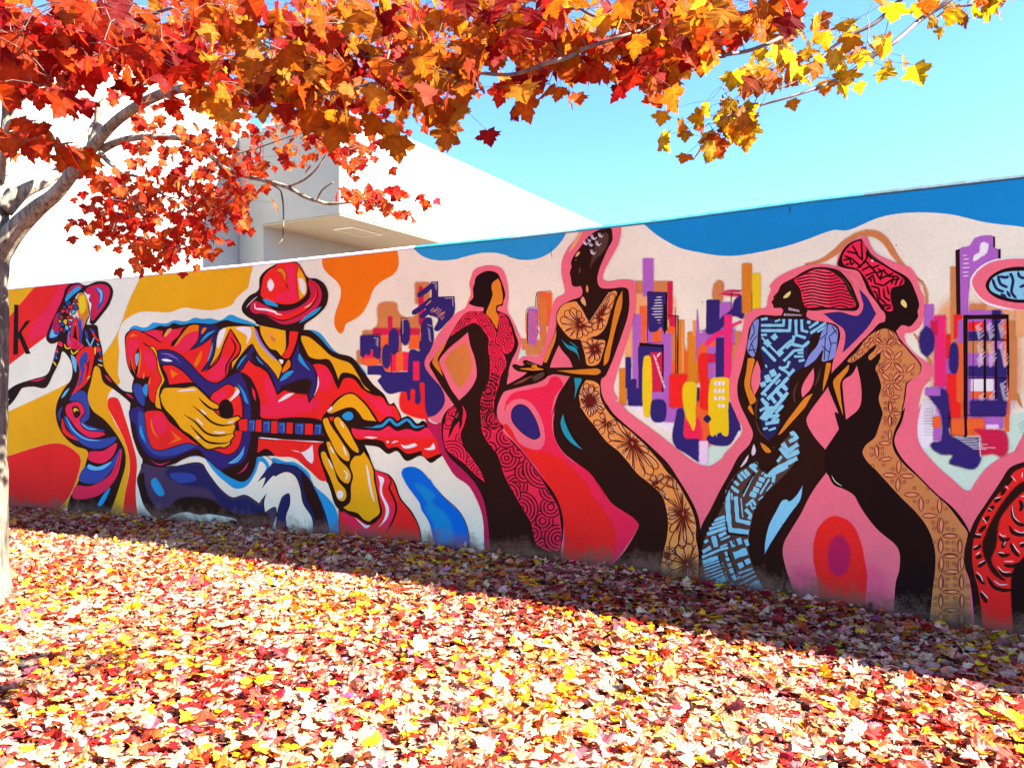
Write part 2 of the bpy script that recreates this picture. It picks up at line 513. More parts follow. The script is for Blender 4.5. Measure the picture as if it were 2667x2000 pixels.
class Sheet:
    """one painted figure or patch: collects shapes, becomes one mesh"""
    def __init__(s, name, base=0, label=None, parent=None):
        s.name, s.k, s.label, s.parent, s.sub = name, base, label, parent, []
        s.V, s.F, s.MI, s.C = [], [], [], []
        s.fs = 1.9 if name == 'painted_skyline' else 1.0
    def part(s, name, label=None):
        c = Sheet(name, 0, label, s); c.top = s; s.sub.append(c); return c
    def lay(s):
        t = getattr(s, 'top', s)
        t.k += 1
        return t.k * LAYER
    def put(s, px, faces, col, alpha=None, solid=0):
        off = s.lay()
        n0 = len(s.V)
        rgb = np.clip(lin(PAINT[col]) * GAIN, 0, 0.86)
        for i, (x, y) in enumerate(px):
            u, z = wall_uz(x, y)
            zt = wall_top(u)
            s.V.append(wall_pt(u, max(min(z, zt), float(base_z(u)) - 0.25), off + 0.0005))
            s.C.append((*rgb, 1.0 if alpha is None else alpha[i]))
        for i, f in enumerate(faces):
            q = [px[k] for k in f]
            if sum(q[k - 1][0] * q[k][1] - q[k][0] * q[k - 1][1] for k in range(len(q))) > 0: f = f[::-1]   # all faces look out of the wall
            s.F.append(tuple(n0 + q for q in f))
            s.MI.append(0 if alpha is None or i < solid else 1)
    def poly(s, col, pts, feather=0.0, ol=0.0, olc='K', smooth=True, tile=None, step=6.0):
        """filled shape; feather = width in photo pixels of a sprayed edge, ol = outline width in tile pixels"""
        raw = parse(pts, tile)
        P = curve(raw, True, step, smooth)
        keep = [i for i in range(len(P)) if np.linalg.norm(P[i] - P[i - 1]) > 0.15]
        P = P[keep]
        feather *= s.fs
        ar = abs(0.5 * np.sum(P[:, 0] * np.roll(P[:, 1], -1) - np.roll(P[:, 0], -1) * P[:, 1]))
        feather = min(feather, 0.8 * ar / max(np.linalg.norm(P - np.roll(P, 1, 0), axis=1).sum(), 1))
        if feather:
            a = 0.5 * np.sum(P[:, 0] * np.roll(P[:, 1], -1) - np.roll(P[:, 0], -1) * P[:, 1])
            t = np.roll(P, -1, 0) - np.roll(P, 1, 0)
            nrm = np.stack([t[:, 1], -t[:, 0]], 1)
            nrm /= np.maximum(np.linalg.norm(nrm, axis=1, keepdims=True), 1e-6)
            if a < 0: nrm = -nrm
            n = len(P)
            inn, out = P - nrm * feather * .5, P + nrm * feather * .5
            fp, tri = fill(inn)
            m = len(fp)
            fs = tri + [(m + i, m + (i + 1) % n, m + n + (i + 1) % n, m + n + i) for i in range(n)]
            s.put(np.concatenate([fp, inn, out]), fs, col, np.concatenate([np.ones(m + n), np.zeros(n)]), len(tri))
        else:
            fp, tri = fill(P)
            s.put(fp, tri, col)
        if ol:
            w = ol / scale_of(pts, tile)
            s.ribbon(np.concatenate([P, P[:1]]), w, olc, taper=0, closed=True)
        return P
    def ribbon(s, P, w, col, taper=0.25, closed=False, clip=None, soft=False):
        P = np.asarray(P, float)
        n = len(P)
        if n < 2: return
        t = np.zeros_like(P)
        t[1:-1] = P[2:] - P[:-2]; t[0] = P[1] - P[0]; t[-1] = P[-1] - P[-2]
        if closed: t[0] = t[-1] = P[1] - P[-2]
        t /= np.maximum(np.linalg.norm(t, axis=1, keepdims=True), 1e-6)
        nr = np.stack([-t[:, 1], t[:, 0]], 1)
        ww = np.full(n, w * .5)
        if taper > 0 and not closed:
            l = np.linspace(0, 1, n)
            ww = ww * np.clip(np.minimum(l, 1 - l) / taper, 0.12, 1) ** .6
        else:
            ww = ww * (1 + 0.10 * np.sin(np.arange(n) * 0.9 + P[0, 0]))
        ok = np.ones(n, bool) if clip is None else np.array([inside(clip, *p) for p in P])
        if soft:
            px = np.concatenate([P, P + nr * ww[:, None], P - nr * ww[:, None]])
            fs = []
            for i in range(n - 1):
                if ok[i] and ok[i + 1]:
                    fs += [(i, i + 1, n + i + 1, n + i), (i, 2 * n + i, 2 * n + i + 1, i + 1)]
            al = np.concatenate([np.ones(n), np.zeros(2 * n)])
            if not closed: al[0] = al[n - 1] = 0.0
            if fs: s.put(px, fs, col, al)
            return
        px = np.concatenate([P + nr * ww[:, None], P - nr * ww[:, None]])
        fs = [(i, i + 1, n + i + 1, n + i) for i in range(n - 1) if ok[i] and ok[i + 1]]
        if fs: s.put(px, fs, col)
    def line(s, col, w, pts, taper=0.25, clip=None, smooth=True, tile=None, soft=False, step=6.0):
        raw = parse(pts, tile)
        s.ribbon(curve(raw, False, step, smooth), w / scale_of(pts, tile), col, taper, False, clip, soft)
    def lines(s, col, w, many, taper=0.25, **k):
        for p in many.split('/'): s.line(col, w, p.strip(), taper, **k)
    def rect(s, col, x0, y0, x1, y1, tile, feather=0.0, r=None):
        round_ = r is not None
        if r is None: r = min(x1 - x0, y1 - y0) * 0.10
        p = f'{x0+r},{y0} {x1-r},{y0} {x1},{y0+r} {x1},{y1-r} {x1-r},{y1} {x0+r},{y1} {x0},{y1-r} {x0},{y0+r}'
        return s.poly(col, p, feather, tile=tile, smooth=round_)
    def oval(s, col, cx, cy, rx, ry, tile, rot=0, feather=0, ol=0, olc='K', n=18):
        a = math.radians(rot)
        p = ' '.join(f'{cx+rx*math.cos(q)*math.cos(a)-ry*math.sin(q)*math.sin(a):.2f},{cy+rx*math.cos(q)*math.sin(a)+ry*math.sin(q)*math.cos(a):.2f}'
                     for q in np.linspace(0, 2 * math.pi, n, endpoint=False))
        return s.poly(col, p, feather, ol, olc, tile=tile)
    def ticks(s, col, w, tile, x, y, dx, dy, n, lx, ly, jit=0.0):
        """n short strokes starting at x,y, stepping dx,dy, each lx,ly long"""
        for i in range(n):
            j = 1 + jit * math.sin(i * 2.7 + x)
            s.line(col, w, f'{x+dx*i},{y+dy*i} {x+dx*i+lx*j},{y+dy*i+ly*j}', tile=tile, smooth=False, taper=0)
    def swirl(s, clip, cents, tile, step, w, col='K'):
        """overlapping rings: a ring is hidden where it runs under an earlier disc"""
        x0, y0, sc = TILE[tile]
        cs = [(x0 + x / sc, y0 + y / sc, r / sc) for x, y, r in cents]
        for i, (x, y, r) in enumerate(cs):
            q = r
            while q > step / sc * 0.4:
                n = int(max(10, q * 1.1))
                a = np.linspace(0, 2 * math.pi, n + 1)
                P = np.stack([x + q * np.cos(a), y + q * np.sin(a)], 1)
                vis = np.array([inside(clip, *p) and all((p[0] - X) ** 2 + (p[1] - Y) ** 2 > R * R for X, Y, R in cs[:i]) for p in P])
                run = []
                for k in range(n + 1):
                    if vis[k]: run.append(P[k])
                    if (not vis[k] or k == n) and run:
                        if len(run) > 1: s.ribbon(run, w / sc, col, 0)
                        run = []
                q -= step / sc
    def flower(s, clip, tile, cx, cy, petals, col='D', w=7, shine='w'):
        """petals = (angle in degrees clockwise from right, length, half width)"""
        for a, L, h in petals:
            a = math.radians(a)
            f = lambda t, q: (cx + L * t * math.cos(a) - h * q * math.sin(a), cy + L * t * math.sin(a) + h * q * math.cos(a))
            up = [(0.06, 0.02), (0.35, 0.45), (0.65, 0.95), (0.85, 1.0), (0.97, 0.55), (1.0, 0)]
            pts = [f(t, q) for t, q in up] + [f(t, -q) for t, q in reversed(up[:-1])]
            st = ' '.join(f'{x:.1f},{y:.1f}' for x, y in pts)
            s.line(col, w, st, 0, clip, tile=tile)
            x1, y1 = f(0.1, 0); x2, y2 = f(0.55, 0.08)
            s.line(col, w * .9, f'{x1:.1f},{y1:.1f} {x2:.1f},{y2:.1f}', 0.3, clip, tile=tile, step=2)
            x1, y1 = f(0.45, -0.45); x2, y2 = f(0.7, -0.68); x3, y3 = f(0.9, -0.5)
            if shine: s.line(shine, w * .4, f'{x1:.1f},{y1:.1f} {x2:.1f},{y2:.1f} {x3:.1f},{y3:.1f}', 0.4, clip, tile=tile, step=2)
    def build(s, parent):
        if s.V:
            nf = [len(f) for f in s.F]
            fl = np.array([q for f in s.F for q in f])
            me = mesh_np(s.name, s.V, fl, nf, s.C, [M_PAINT, M_SPRAY], s.MI)
            V = np.array(s.V)
            u = V[:, 0] * EU[0] + V[:, 1] * EU[1]
            low = me.attributes.new('Low', 'FLOAT', 'POINT')
            # height above the litter in units of 30 cm
            low.data.foreach_set('value', ((V[:, 2] - base_z(u)) / 0.55).astype(np.float32))
            o = link(s.name, me, parent)
            if s.label: o['label'] = s.label
        else:
            o = None
        for c in s.sub: c.build(o)
        return o

def scale_of(pts, tile):
    if tile: return TILE[tile][2]
    for w in pts.split():
        if w in TILE: return TILE[w][2]
# ---------- ground colours of the mural
bg = Sheet('painted_background')
for a in np.arange(-700, 4200, 60):
    bg.put([(a, 300), (a + 60, 300), (a + 60, 1000), (a, 1000)], [(0, 1, 2, 3)], 'W')
    bg.k -= 1
    bg.put([(a, 1000), (a + 60, 1000), (a + 60, 1700 + max(0, a - 2500) * .3), (a, 1700 + max(0, a - 2500) * .3)], [(0, 1, 2, 3)], 'W')
    bg.k -= 1
bg.k += 1
bg.poly('Y', 'A -400,-200! 0,100! 260,100! 45,312! 0,350! -400,600!')
bg.poly('R', 'A 258,60! 450,60! 395,180 330,330 310,390 190,490! 35,612! -500,930! -500,780! 0,355! 45,312!')
bg.poly('C', 'A 395,80 460,80 330,370 230,430 180,440 200,350 300,230', 44)
bg.poly('Y', 'A 872,40! 800,190 722,400 640,525 560,610 430,700 0,905! -500,1120! -500,1330! 0,1170! 345,1076 430,1100 497,1165 490,1240 430,1400 345,1500! 340,1600! 760,1600! 770,1400 800,1230 795,1150 760,1040 700,930 665,840 672,770 715,725 B 50,1330 30,1240 42,1000 32,850 70,722 170,640 280,600 400,600 560,605 700,560 830,572 960,585 1080,570 1200,530 1240,470 1300,410 1368,350 1385,270 1420,120! 1400,60!', 2.5)
bg.poly('R', 'A -500,1330! 0,1170! 345,1076 430,1100 497,1165 490,1240 430,1400 345,1500! 340,1600! -500,1600!', 1.5)
bg.poly('R', 'A 690,792 725,800 775,930 820,1080 845,1190 838,1380 858,1600! 750,1600! 770,1400 800,1240 795,1150 765,1050 705,930 665,850 668,805', 1.5)
bg.poly('O', 'C 470,20! 475,130 520,200 620,290 660,360 655,470 620,570 595,670 600,750 640,815 660,828 690,800 715,730 800,680 880,620 950,500 1000,370 1080,290 1200,220 1250,150 1258,60 1235,-60!', 2.5)
bg.poly('S', 'G 560,60! 640,140 720,180 830,195 950,185 1060,155 1200,128 1330,135 1450,170 1560,188 I 0,290 100,318 200,322 300,300 400,240 480,150 530,60!', 1.5)
bg.poly('s', 'I 1150,-20! 1280,95 1380,160 1500,220 L -240,195 -120,215 0,222 100,215 250,190 480,140 640,90 900,0 F 1830,498 1900,470 1960,460 2050,463 2131,481 2212,491 2400,525 2600,560 2850,540 3100,470 3600,420! 3600,0! 2400,200! 1700,380!', 1.5)
# pale lower sky inside the city gaps
bg.poly('L', 'K 150,330 320,330 300,600 230,1000 120,1300 330,1480 600,1640 700,1700 1000,1700 1150,1640 1100,1500 1000,1300 900,1500 500,1500 300,1300', 20)
bg.poly('i', 'J 1450,380 1640,390 1640,470 1500,590 1430,560', 16)
bg.poly('i', 'N 780,340 1000,420 1250,420 1500,380 1520,100 1700,60 1700,420 1450,460 1300,600 1190,740 1050,640', 10)
bg.poly('i', 'I 90,1140 150,1080 170,1170 90,1230', 12)
bg.poly('L', 'N 740,0 880,-60 880,330 770,350 735,200', 8)
# far right, beyond the picture
bg.poly('P', 'F 2230,900 2700,880 3300,900 3300,2100! 2230,2100!', 4)

bg.line('n', 2.5, 'F 1705,446 1707,452 1705,461')
bg.line('B', 1.2, 'F 1192,530 1191,545 1193,560')
# ---------- painted skyline left of the dancers
c1 = Sheet('painted_skyline', 30, 'navy, crimson and tan towers painted left of the dancer in crimson')
c1.poly('T', 'G 285,572 440,560 452,620 480,665 560,690 640,640 690,660 660,820 300,830 150,835 150,800 240,790 275,740', 5)
c1.rect('T', 600, 380, 730, 570, 'G', 5)
c1.rect('T', 96, 965, 300, 1095, 'G', 6)
c1.rect('c', 235, 775, 645, 850, 'G', 9)
c1.rect('c', 365, 675, 408, 830, 'G', 5)
c1.poly('c', 'G 640,410 665,420 680,560 690,700 640,760 630,600', 6)
c1.rect('o', 300, 840, 480, 1160, 'G', 8)
c1.rect('C', 390, 985, 445, 1155, 'G', 4)
c1.rect('o', 440, 980, 520, 1150, 'G', 4)
c1.rect('o', 545, 840, 650, 960, 'G', 8)
c1.rect('C', 140, 960, 300, 1085, 'G', 8)
c1.poly('o', 'G 150,1050 290,1050 280,1095 160,1095', 8)
c1.rect('C', 500, 985, 560, 1150, 'G', 6)
c1.poly('R', 'G 485,1320 690,1240 700,1480 720,1560 485,1495', 3)
c1.rect('N', 125, 838, 300, 965, 'G', 2.5)
c1.lines('N', 46, '150,900 150,1030/196,900 196,1015/260,900 262,1035/285,930 280,1045', taper=0.05, tile='G')
for x, y0, y1, w in ((418, 775, 1010, 74), (355, 915, 1130, 62), (517, 695, 930, 66)):
    c1.rect('N', x - w / 2, y0, x + w / 2, y1, 'G', 3, r=w * .45)
c1.lines('N', 46, '622,505 700,450 775,388/575,655 660,600 755,520/645,690 720,630 790,560', taper=0.1, tile='G')
c1.poly('N', 'G 738,378! 800,376! 803,508! 943,503! 941,650 870,740 792,808 765,790 800,700 715,660 690,600 740,520', 1.5)
c1.lines('t', 17, '720,470 745,435/690,590 750,530', taper=0.4, tile='G', soft=True)
c1.lines('t', 14, '725,640 775,595/735,650 800,610/790,690 860,630', taper=0.5, tile='G', soft=True)
c1.poly('N', 'G 190,1105! 325,1108 345,1150 540,1155! 545,1020 560,965 600,962 640,980 640,900 655,880 660,740 690,690 740,690 755,760 765,880 740,970 692,1050 690,1110 750,1200 830,1290 862,1380 850,1450 780,1530 720,1545 692,1480 685,1330 678,1250 645,1250 652,1400 630,1440 603,1420 600,1310 580,1300 562,1310 560,1400 540,1405 525,1330 470,1330 370,1345 275,1232! 310,1190 190,1180!', 2.0)
c1.rect('C', 585, 1065, 640, 1230, 'G', 5)
c1.line('K', 5, '300,1092 302,830 150,834', 0, tile='G', smooth=False)
c1.line('K', 6, '481,975 481,692 565,686', 0, tile='G', smooth=False)
c1.line('K', 5, '398,1180 400,985 480,975', 0, tile='G', smooth=False)
c1.line('K', 6, '656,730 654,890', 0, tile='G')
c1.line('K', 6, '645,900 636,975', 0, tile='G')
c1.line('q', 4, '245,864 282,864 280,940', 0, tile='G', smooth=False)
c1.ticks('q', 3.5, 'G', 262, 880, 0, 14, 4, 16, 0)
c1.line('q', 4, '495,705 525,703', 0, tile='G'); c1.line('q', 4, '497,712 497,832', 0, tile='G')
c1.ticks('q', 4, 'G', 712, 775, 2, 19, 6, 20, 26)
c1.ticks('q', 4, 'G', 710, 748, 8, 3, 4, 16, 5)
c1.line('q', 4.5, '860,522 928,518 930,590', 0, tile='G', smooth=False)
c1.line('q', 4, '745,392 785,390 785,450', 0, tile='G', smooth=False); c1.line('q', 3, '775,400 776,430', 0, tile='G')
c1.ticks('t', 4, 'G', 770, 640, 12, 14, 6, 34, -46, .3)

# ---------- painted towers between the two dancers
c2 = Sheet('painted_skyline', 30, 'orange and purple towers painted between the crimson and flowered dancers')
c2.rect('o', 268, 598, 392, 900, 'I', 6); c2.rect('g', 285, 640, 345, 1080, 'I', 12)
c2.rect('T', 165, 1010, 310, 1145, 'I', 6); c2.rect('T', 130, 1000, 175, 1100, 'I', 6)
c2.rect('V', 188, 740, 262, 1050, 'I', 6)
c2.lines('o', 26, '200,760 255,850/195,830 300,980/195,920 270,1060', tile='I', soft=True)
c2.lines('V', 22, '265,950 230,1080/290,880 300,960', tile='I', soft=True)
c2.line('o', 26, '175,760 175,1040', tile='I', soft=True)
c2.line('K', 4, '166,960 165,765 186,733 250,728', 0, tile='I', smooth=False)
c2.line('K', 9, '183,745 181,1050', 0.1, tile='I'); c2.line('K', 4, '265,985 263,600 385,590', 0, tile='I', smooth=False)
c2.line('K', 6, '250,730 252,640 265,600', 0, tile='I', smooth=False)
c2.oval('w', 58, 1300, 10, 16, 'I', 20, 6)

# ---------- painted towers in the middle
c3 = Sheet('painted_skyline', 30, 'yellow, navy and magenta towers painted in the middle of the wall')
T = 'K'
c3.poly('t', 'K 230,420 560,420 590,640 600,1110 500,1100 300,1000 170,960 200,700', 34)
c3.poly('o', 'K 560,700 700,900 800,900 1000,800 1050,1100 900,1200 700,1150 560,1100', 60)
c3.poly('V', 'K 800,780 1000,660 1100,700 1100,900 1000,1000 860,1100 820,1000', 50)
c3.poly('v', 'K 130,1380 330,1400 600,1540 600,1450 400,1340', 24)
for col, x0, y0, x1, y1, f in (
    ('T', 250, 305, 570, 420, 5), ('t', 160, 680, 255, 960, 8), ('c', 525, 305, 572, 640, 5), ('V', 312, 108, 408, 440, 5),
    ('o', 285, 520, 350, 840, 6), ('c', 540, 600, 605, 800, 8), ('V', 222, 590, 300, 1235, 5), ('V', 345, 690, 520, 900, 6),
    ('o', 395, 715, 475, 835, 6), ('o', 525, 700, 602, 1120, 6), ('T', 535, 760, 600, 1000, 14), ('V', 490, 755, 560, 1520, 5), ('V', 370, 1260, 560, 1345, 6),
    ('V', 500, 1390, 690, 1525, 6), ('G', 108, 1058, 175, 1375, 4), ('N', 162, 962, 213, 1235, 3), ('N', 182, 1225, 330, 1385, 3)):
    c3.rect(col, x0, y0, x1, y1, T, f)
c3.rect('N', 175, 1150, 260, 1330, T, 3)
c3.poly('N', 'K 355,396! 522,402! 525,735! 495,745 470,700 440,735 400,748 368,735 355,600!', 2)
c3.rect('N', 275, 855, 494, 1385, T, 2.5)
c3.rect('c', 375, 920, 488, 1265, T, 3)
c3.rect('V', 380, 1262, 500, 1335, T, 3)
c3.rect('y', 324, 948, 378, 1482, T, 2.5, r=14)
c3.line('k', 26, '283,850 488,868', 0, tile=T); c3.line('k', 12, '488,850 486,1265', 0, tile=T); c3.line('k', 4, '275,870 276,1040', 0, tile=T)
c3.line('k', 16, '518,402 515,725', 0, tile=T); c3.line('k', 18, '505,500 500,765', 0.1, tile=T); c3.line('k', 6, '354,400 354,830', 0, tile=T)
c3.line('k', 5, '355,400 525,405', 0, tile=T); c3.line('k', 4, '288,845 480,833', 0, tile=T)
for i, (x0, x1) in enumerate(((428, 480), (412, 482), (410, 484), (400, 486), (384, 488), (400, 488), (388, 486), (412, 482), (434, 470), (445, 468))):
    c3.line('w', 7, f'{x0},{447+i*24.5} {x1},{443+i*25}', 0.1, tile=T)
c3.ticks('w', 5, T, 402, 940, 5.5, 17, 17, 22, 25, .5)
c3.ticks('w', 5, T, 440, 945, -2, 6, 4, 26, -22)
c3.rect('G', 622, 640, 672, 1115, T, 4); c3.rect('f', 650, 660, 668, 1100, T, 3)
c3.line('K', 7, '597,1105 600,605 530,603', 0, tile=T, smooth=False); c3.line('K', 11, '615,1105 618,605', 0, tile=T); c3.line('K', 5, '600,605 620,605', 0, tile=T)
c3.line('x', 3, '595,530 596,605', 0, tile=T)
c3.rect('G', 700, 745, 792, 1190, T, 8); c3.rect('f', 745, 645, 772, 780, T, 6)
c3.poly('T', 'K 930,330 965,300 1005,310 1012,420 990,500 920,460', 8)
c3.line('m', 40, '960,430 1060,390 1175,400', tile=T, soft=True); c3.line('c', 60, '985,415 1180,430', tile=T, soft=True)
c3.poly('V', 'K 785,550 800,700 800,1000 780,1000 776,700', 3)
c3.line('k', 4, '797,735 862,735 866,470', 0, tile=T, smooth=False)
c3.rect('T', 1085, 740, 1190, 1060, T, 14); c3.rect('V', 800, 755, 870, 860, T, 12)
c3.rect('N', 864, 466, 980, 742, T, 2.5); c3.rect('V', 980, 488, 1085, 650, T, 6)
c3.poly('N', 'K 860,730 940,690 1000,610 1080,550 1105,470 1168,430 1182,630 1090,610 1010,700 905,765 870,760', 3)
c3.line('K', 6, '1077,565 1077,393 1172,384', 0, tile=T, smooth=False)
c3.poly('o', 'K 800,870 960,800 960,890 820,960 790,1000', 8)
c3.line('m', 44, '1030,735 940,780 855,860', 0.1, tile=T); c3.line('m', 46, '1060,700 1180,650', 0.1, tile=T, soft=True)
c3.rect('c', 860, 930, 960, 1010, T, 12); c3.rect('V', 870, 870, 950, 930, T, 12); c3.rect('V', 880, 1080, 950, 1150, T, 8); c3.rect('V', 1070, 760, 1110, 850, T, 10)
c3.line('c', 50, '1080,840 1120,860', tile=T, soft=True)
c3.rect('N', 944, 795, 1020, 1145, T, 2.5); c3.rect('m', 1018, 595, 1084, 1145, T, 3)
c3.rect('G', 1171, 152, 1256, 585, T, 4); c3.rect('y', 1257, 238, 1332, 545, T, 6)
c3.line('k', 5, '1256,400 1258,560', 0, tile=T)
c3.rect('R', 542, 1110, 700, 1400, T, 8)
c3.rect('n', 775, 1225, 806, 1352, T, 2); c3.rect('K', 885, 1178, 906, 1425, T, 2)
c3.poly('o', 'K 680,1400 780,1350 905,1420 900,1720 690,1720', 10); c3.poly('C', 'K 680,1500 790,1490 830,1640 800,1740 690,1720', 14)
c3.poly('R', 'K 806,940 870,930 872,1100 900,1300 900,1410 860,1422 812,1400 808,1200', 3)
c3.rect('N', 388, 1330, 510, 1522, T, 2.5, r=26)
c3.poly('N', 'K 605,1450 615,1410 650,1405 672,1430 668,1640 M 20,270 130,275 160,310 165,490 120,470 20,400 -60,350 -95,270', 2.5)
c3.poly('N', 'K 1050,1340 1090,1380 1125,1460 1155,1550 1150,1600 M 490,180 430,290 390,330 250,325 210,300 200,270 220,240 300,230 330,200 360,100 380,20', 2.5)
c3.poly('y', 'K 672,1190 766,1185 770,1420 766,1560 750,1600 720,1540 676,1440', 3)
c3.poly('y', 'K 905,1150 960,1138 1050,1148 1052,1420 1045,1645 1010,1640 985,1610 950,1620 920,1650 903,1640', 2)
c3.rect('n', 838, 1460, 905, 1532, T, 3, r=30)
for r_ in range(4):
    for q_ in range(3):
        if r_ == 3 and q_ == 0: continue
        x, y = 930 + q_ * 34, 1170 + r_ * 66
        c3.rect('w', x, y, x + 22, y + 38 - r_ * 3, T, 2)
c3.rect('v', 1400 - 2 + 0, 360, 1475, 565, 'J', 8)
c3.lines('y', 10, '915,1560 925,1640/960,1560 950,1650/1000,1560 1005,1640', tile=T)

# ---------- painted towers on the right
c4 = Sheet('painted_skyline', 30, 'purple tower and dark framed building painted right of the tan dancer')
T = 'O'
c4.poly('t', 'O 560,700 700,600 800,640 1100,660 1180,800 1180,1400 1000,1500 600,1500 480,1200', 60)
c4.poly('V', 'O 600,1000 760,900 1100,1000 1100,1500 900,1620 560,1600', 60)
c4.line('T', 62, 'L 640,290 800,255 920,170 1020,80 1160,15 1290,25 1380,110 1440,220 1560,370 1660,450 1720,560', soft=True)
c4.poly('T', 'L 650,300 800,240 900,165 1000,75 1150,5 1280,10 1390,100 1460,220 1570,360 1680,450 1600,410 1470,300 1400,220 1320,110 1240,60 1150,50 1050,100 930,210 800,280', 6)
c4.line('T', 50, '420,470 445,560 455,680', tile=T, soft=True)
c4.line('T', 60, '340,880 390,940 470,1100 500,1160', tile=T, soft=True)
c4.rect('T', 638, 350, 690, 950, T, 7); c4.rect('V', 425, 650, 510, 860, T, 12)
c4.poly('V', 'O 712,212 790,185 840,122 985,110 988,200 1022,212 1022,290 900,350 830,420 800,480 785,620 778,745 722,742', 2)
c4.poly('w', 'O 885,163 940,168 932,240 880,280 825,310 830,262 870,240', 4)
c4.poly('K', 'O 680,222! 714,210! 722,742! 688,742!'); c4.rect('K', 982, 112, 998, 200, T); c4.rect('K', 1022, 212, 1043, 290, T)
c4.lines('K', 6, '700,740 690,770/715,740 740,770', tile=T)
for x0, x1, y in ((735, 776, 263), (742, 788, 293), (736, 792, 328), (732, 800, 362), (736, 788, 398), (740, 788, 427)):
    c4.line('w', 7, f'{x0},{y+1} {x1},{y-2}', 0.1, tile=T)
c4.rect('m', 508, 740, 606, 1310, T, 6); c4.rect('c', 480, 780, 540, 900, T, 14); c4.rect('c', 600, 900, 640, 1090, T, 12)
c4.rect('T', 790, 650, 930, 760, T, 8); c4.rect('T', 1105, 780, 1172, 1420, T, 8); c4.poly('T', 'O 1120,1300 1175,1350 1215,1480 1180,1440', 6)
c4.rect('R', 665, 735, 735, 930, T, 6); c4.rect('V', 700, 780, 790, 1100, T, 12)
c4.rect('R', 608, 1205, 700, 1560, T, 6); c4.rect('o', 690, 960, 745, 1560, T, 7); c4.rect('R', 605, 890, 645, 1080, T, 8)
c4.rect('N', 398, 830, 505, 1072, T, 5, r=48)
c4.rect('N', 636, 958, 698, 1212, T, 4, r=26)
c4.rect('V', 770, 700, 1075, 1560, T, 5); c4.rect('o', 1050, 790, 1112, 1545, T, 5)
c4.rect('R', 780, 792, 905, 868, T, 5); c4.rect('N', 780, 868, 1065, 936, T, 4); c4.rect('T', 782, 948, 985, 1050, T, 5); c4.rect('V', 782, 1050, 1000, 1150, T, 5)
c4.rect('N', 780, 1145, 1095, 1236, T, 4); c4.rect('w', 805, 1250, 985, 1355, T, 5); c4.rect('o', 800, 1350, 985, 1405, T, 6)
c4.rect('N', 805, 1455, 1092, 1552, T, 4); c4.rect('N', 1008, 960, 1092, 1490, T, 3); c4.rect('N', 970, 700, 1045, 940, T, 4)
c4.rect('o', 1062, 945, 1112, 1140, T, 5); c4.rect('V', 1010, 945, 1060, 1010, T, 6)
c4.line('k', 36, '745,757 1106,752', 0, tile=T); c4.poly('k', 'O 742,745! 778,775! 778,1560! 772,1760! 748,1760!')
c4.poly('k', 'O 1088,745! 1106,738! 1112,1120 1108,1370! 1100,1300 1090,1120!'); c4.rect('k', 905, 775, 926, 1432, T); c4.rect('k', 994, 780, 1014, 1430, T)
c4.line('k', 6, '822,780 822,1545', 0, tile=T)
for y in (940, 1243, 1540): c4.line('k', 9, f'780,{y} 1095,{y}', 0, tile=T)
for x, y, n in ((840, 800, 9), (930, 800, 9), (1020, 790, 9), (850, 955, 11), (935, 955, 11), (1030, 955, 14), (1035, 1265, 12), (850, 1060, 6), (940, 1060, 6), (865, 1360, 6), (950, 1360, 6)):
    c4.ticks('w', 4.5, T, x, y + 34, 3, 13, n, 34, -34, .45)
c4.poly('N', 'O 440,1345 480,1320 560,1322 610,1350 632,1480 636,1640 N 1012,60 1028,245 1130,262 1270,262! 1284,470 1222,536 1120,520 1010,480 1040,420 930,405 850,335 870,300 930,292 940,60', 5)
c4.rect('V', 438, 1318, 560, 1385, T, 5)
c4.rect('o', 1025, 95, 1330, 245, 'N', 8); c4.rect('V', 875, 160, 945, 290, 'N', 10); c4.rect('o', 870, 80, 940, 180, 'N', 14); c4.rect('R', 1020, -40, 1110, 90, 'N', 10)
c4.rect('V', 1320, 80, 1480, 190, 'N', 14); c4.rect('v', 1330, 150, 1440, 200, 'N', 12)
c4.poly('c', 'N 1230,195 1350,190 1500,215 1512,400 1460,430 1400,405 1280,410 1285,262', 6)
c4.rect('o', 1490, -20, 1530, 210, 'N', 6); c4.rect('N', 1190, -60, 1510, 74, 'N', 5)
c4.line('k', 26, 'N 1148,-60 1158,245', 0); c4.line('k', 6, 'N 1020,30 1030,244 1160,250', 0, smooth=False)
c4.ticks('x', 2, 'N', 800, 20, 0, 24.5, 10, 76, 0); c4.ticks('x', 2, 'O', 420, 1420, 0, 21, 10, 84, 0)
c4.ticks('w', 4, 'N', 1060, 262, 22, 14, 8, 170, 4, .3); c4.line('w', 6, 'N 1272,270 1284,430', 0)
c4.ticks('x', 2.5, 'N', 1600, 160, 12, 22, 6, 60, -40)
c4.rect('t', 1160, 700, 1260, 910, T, 14)

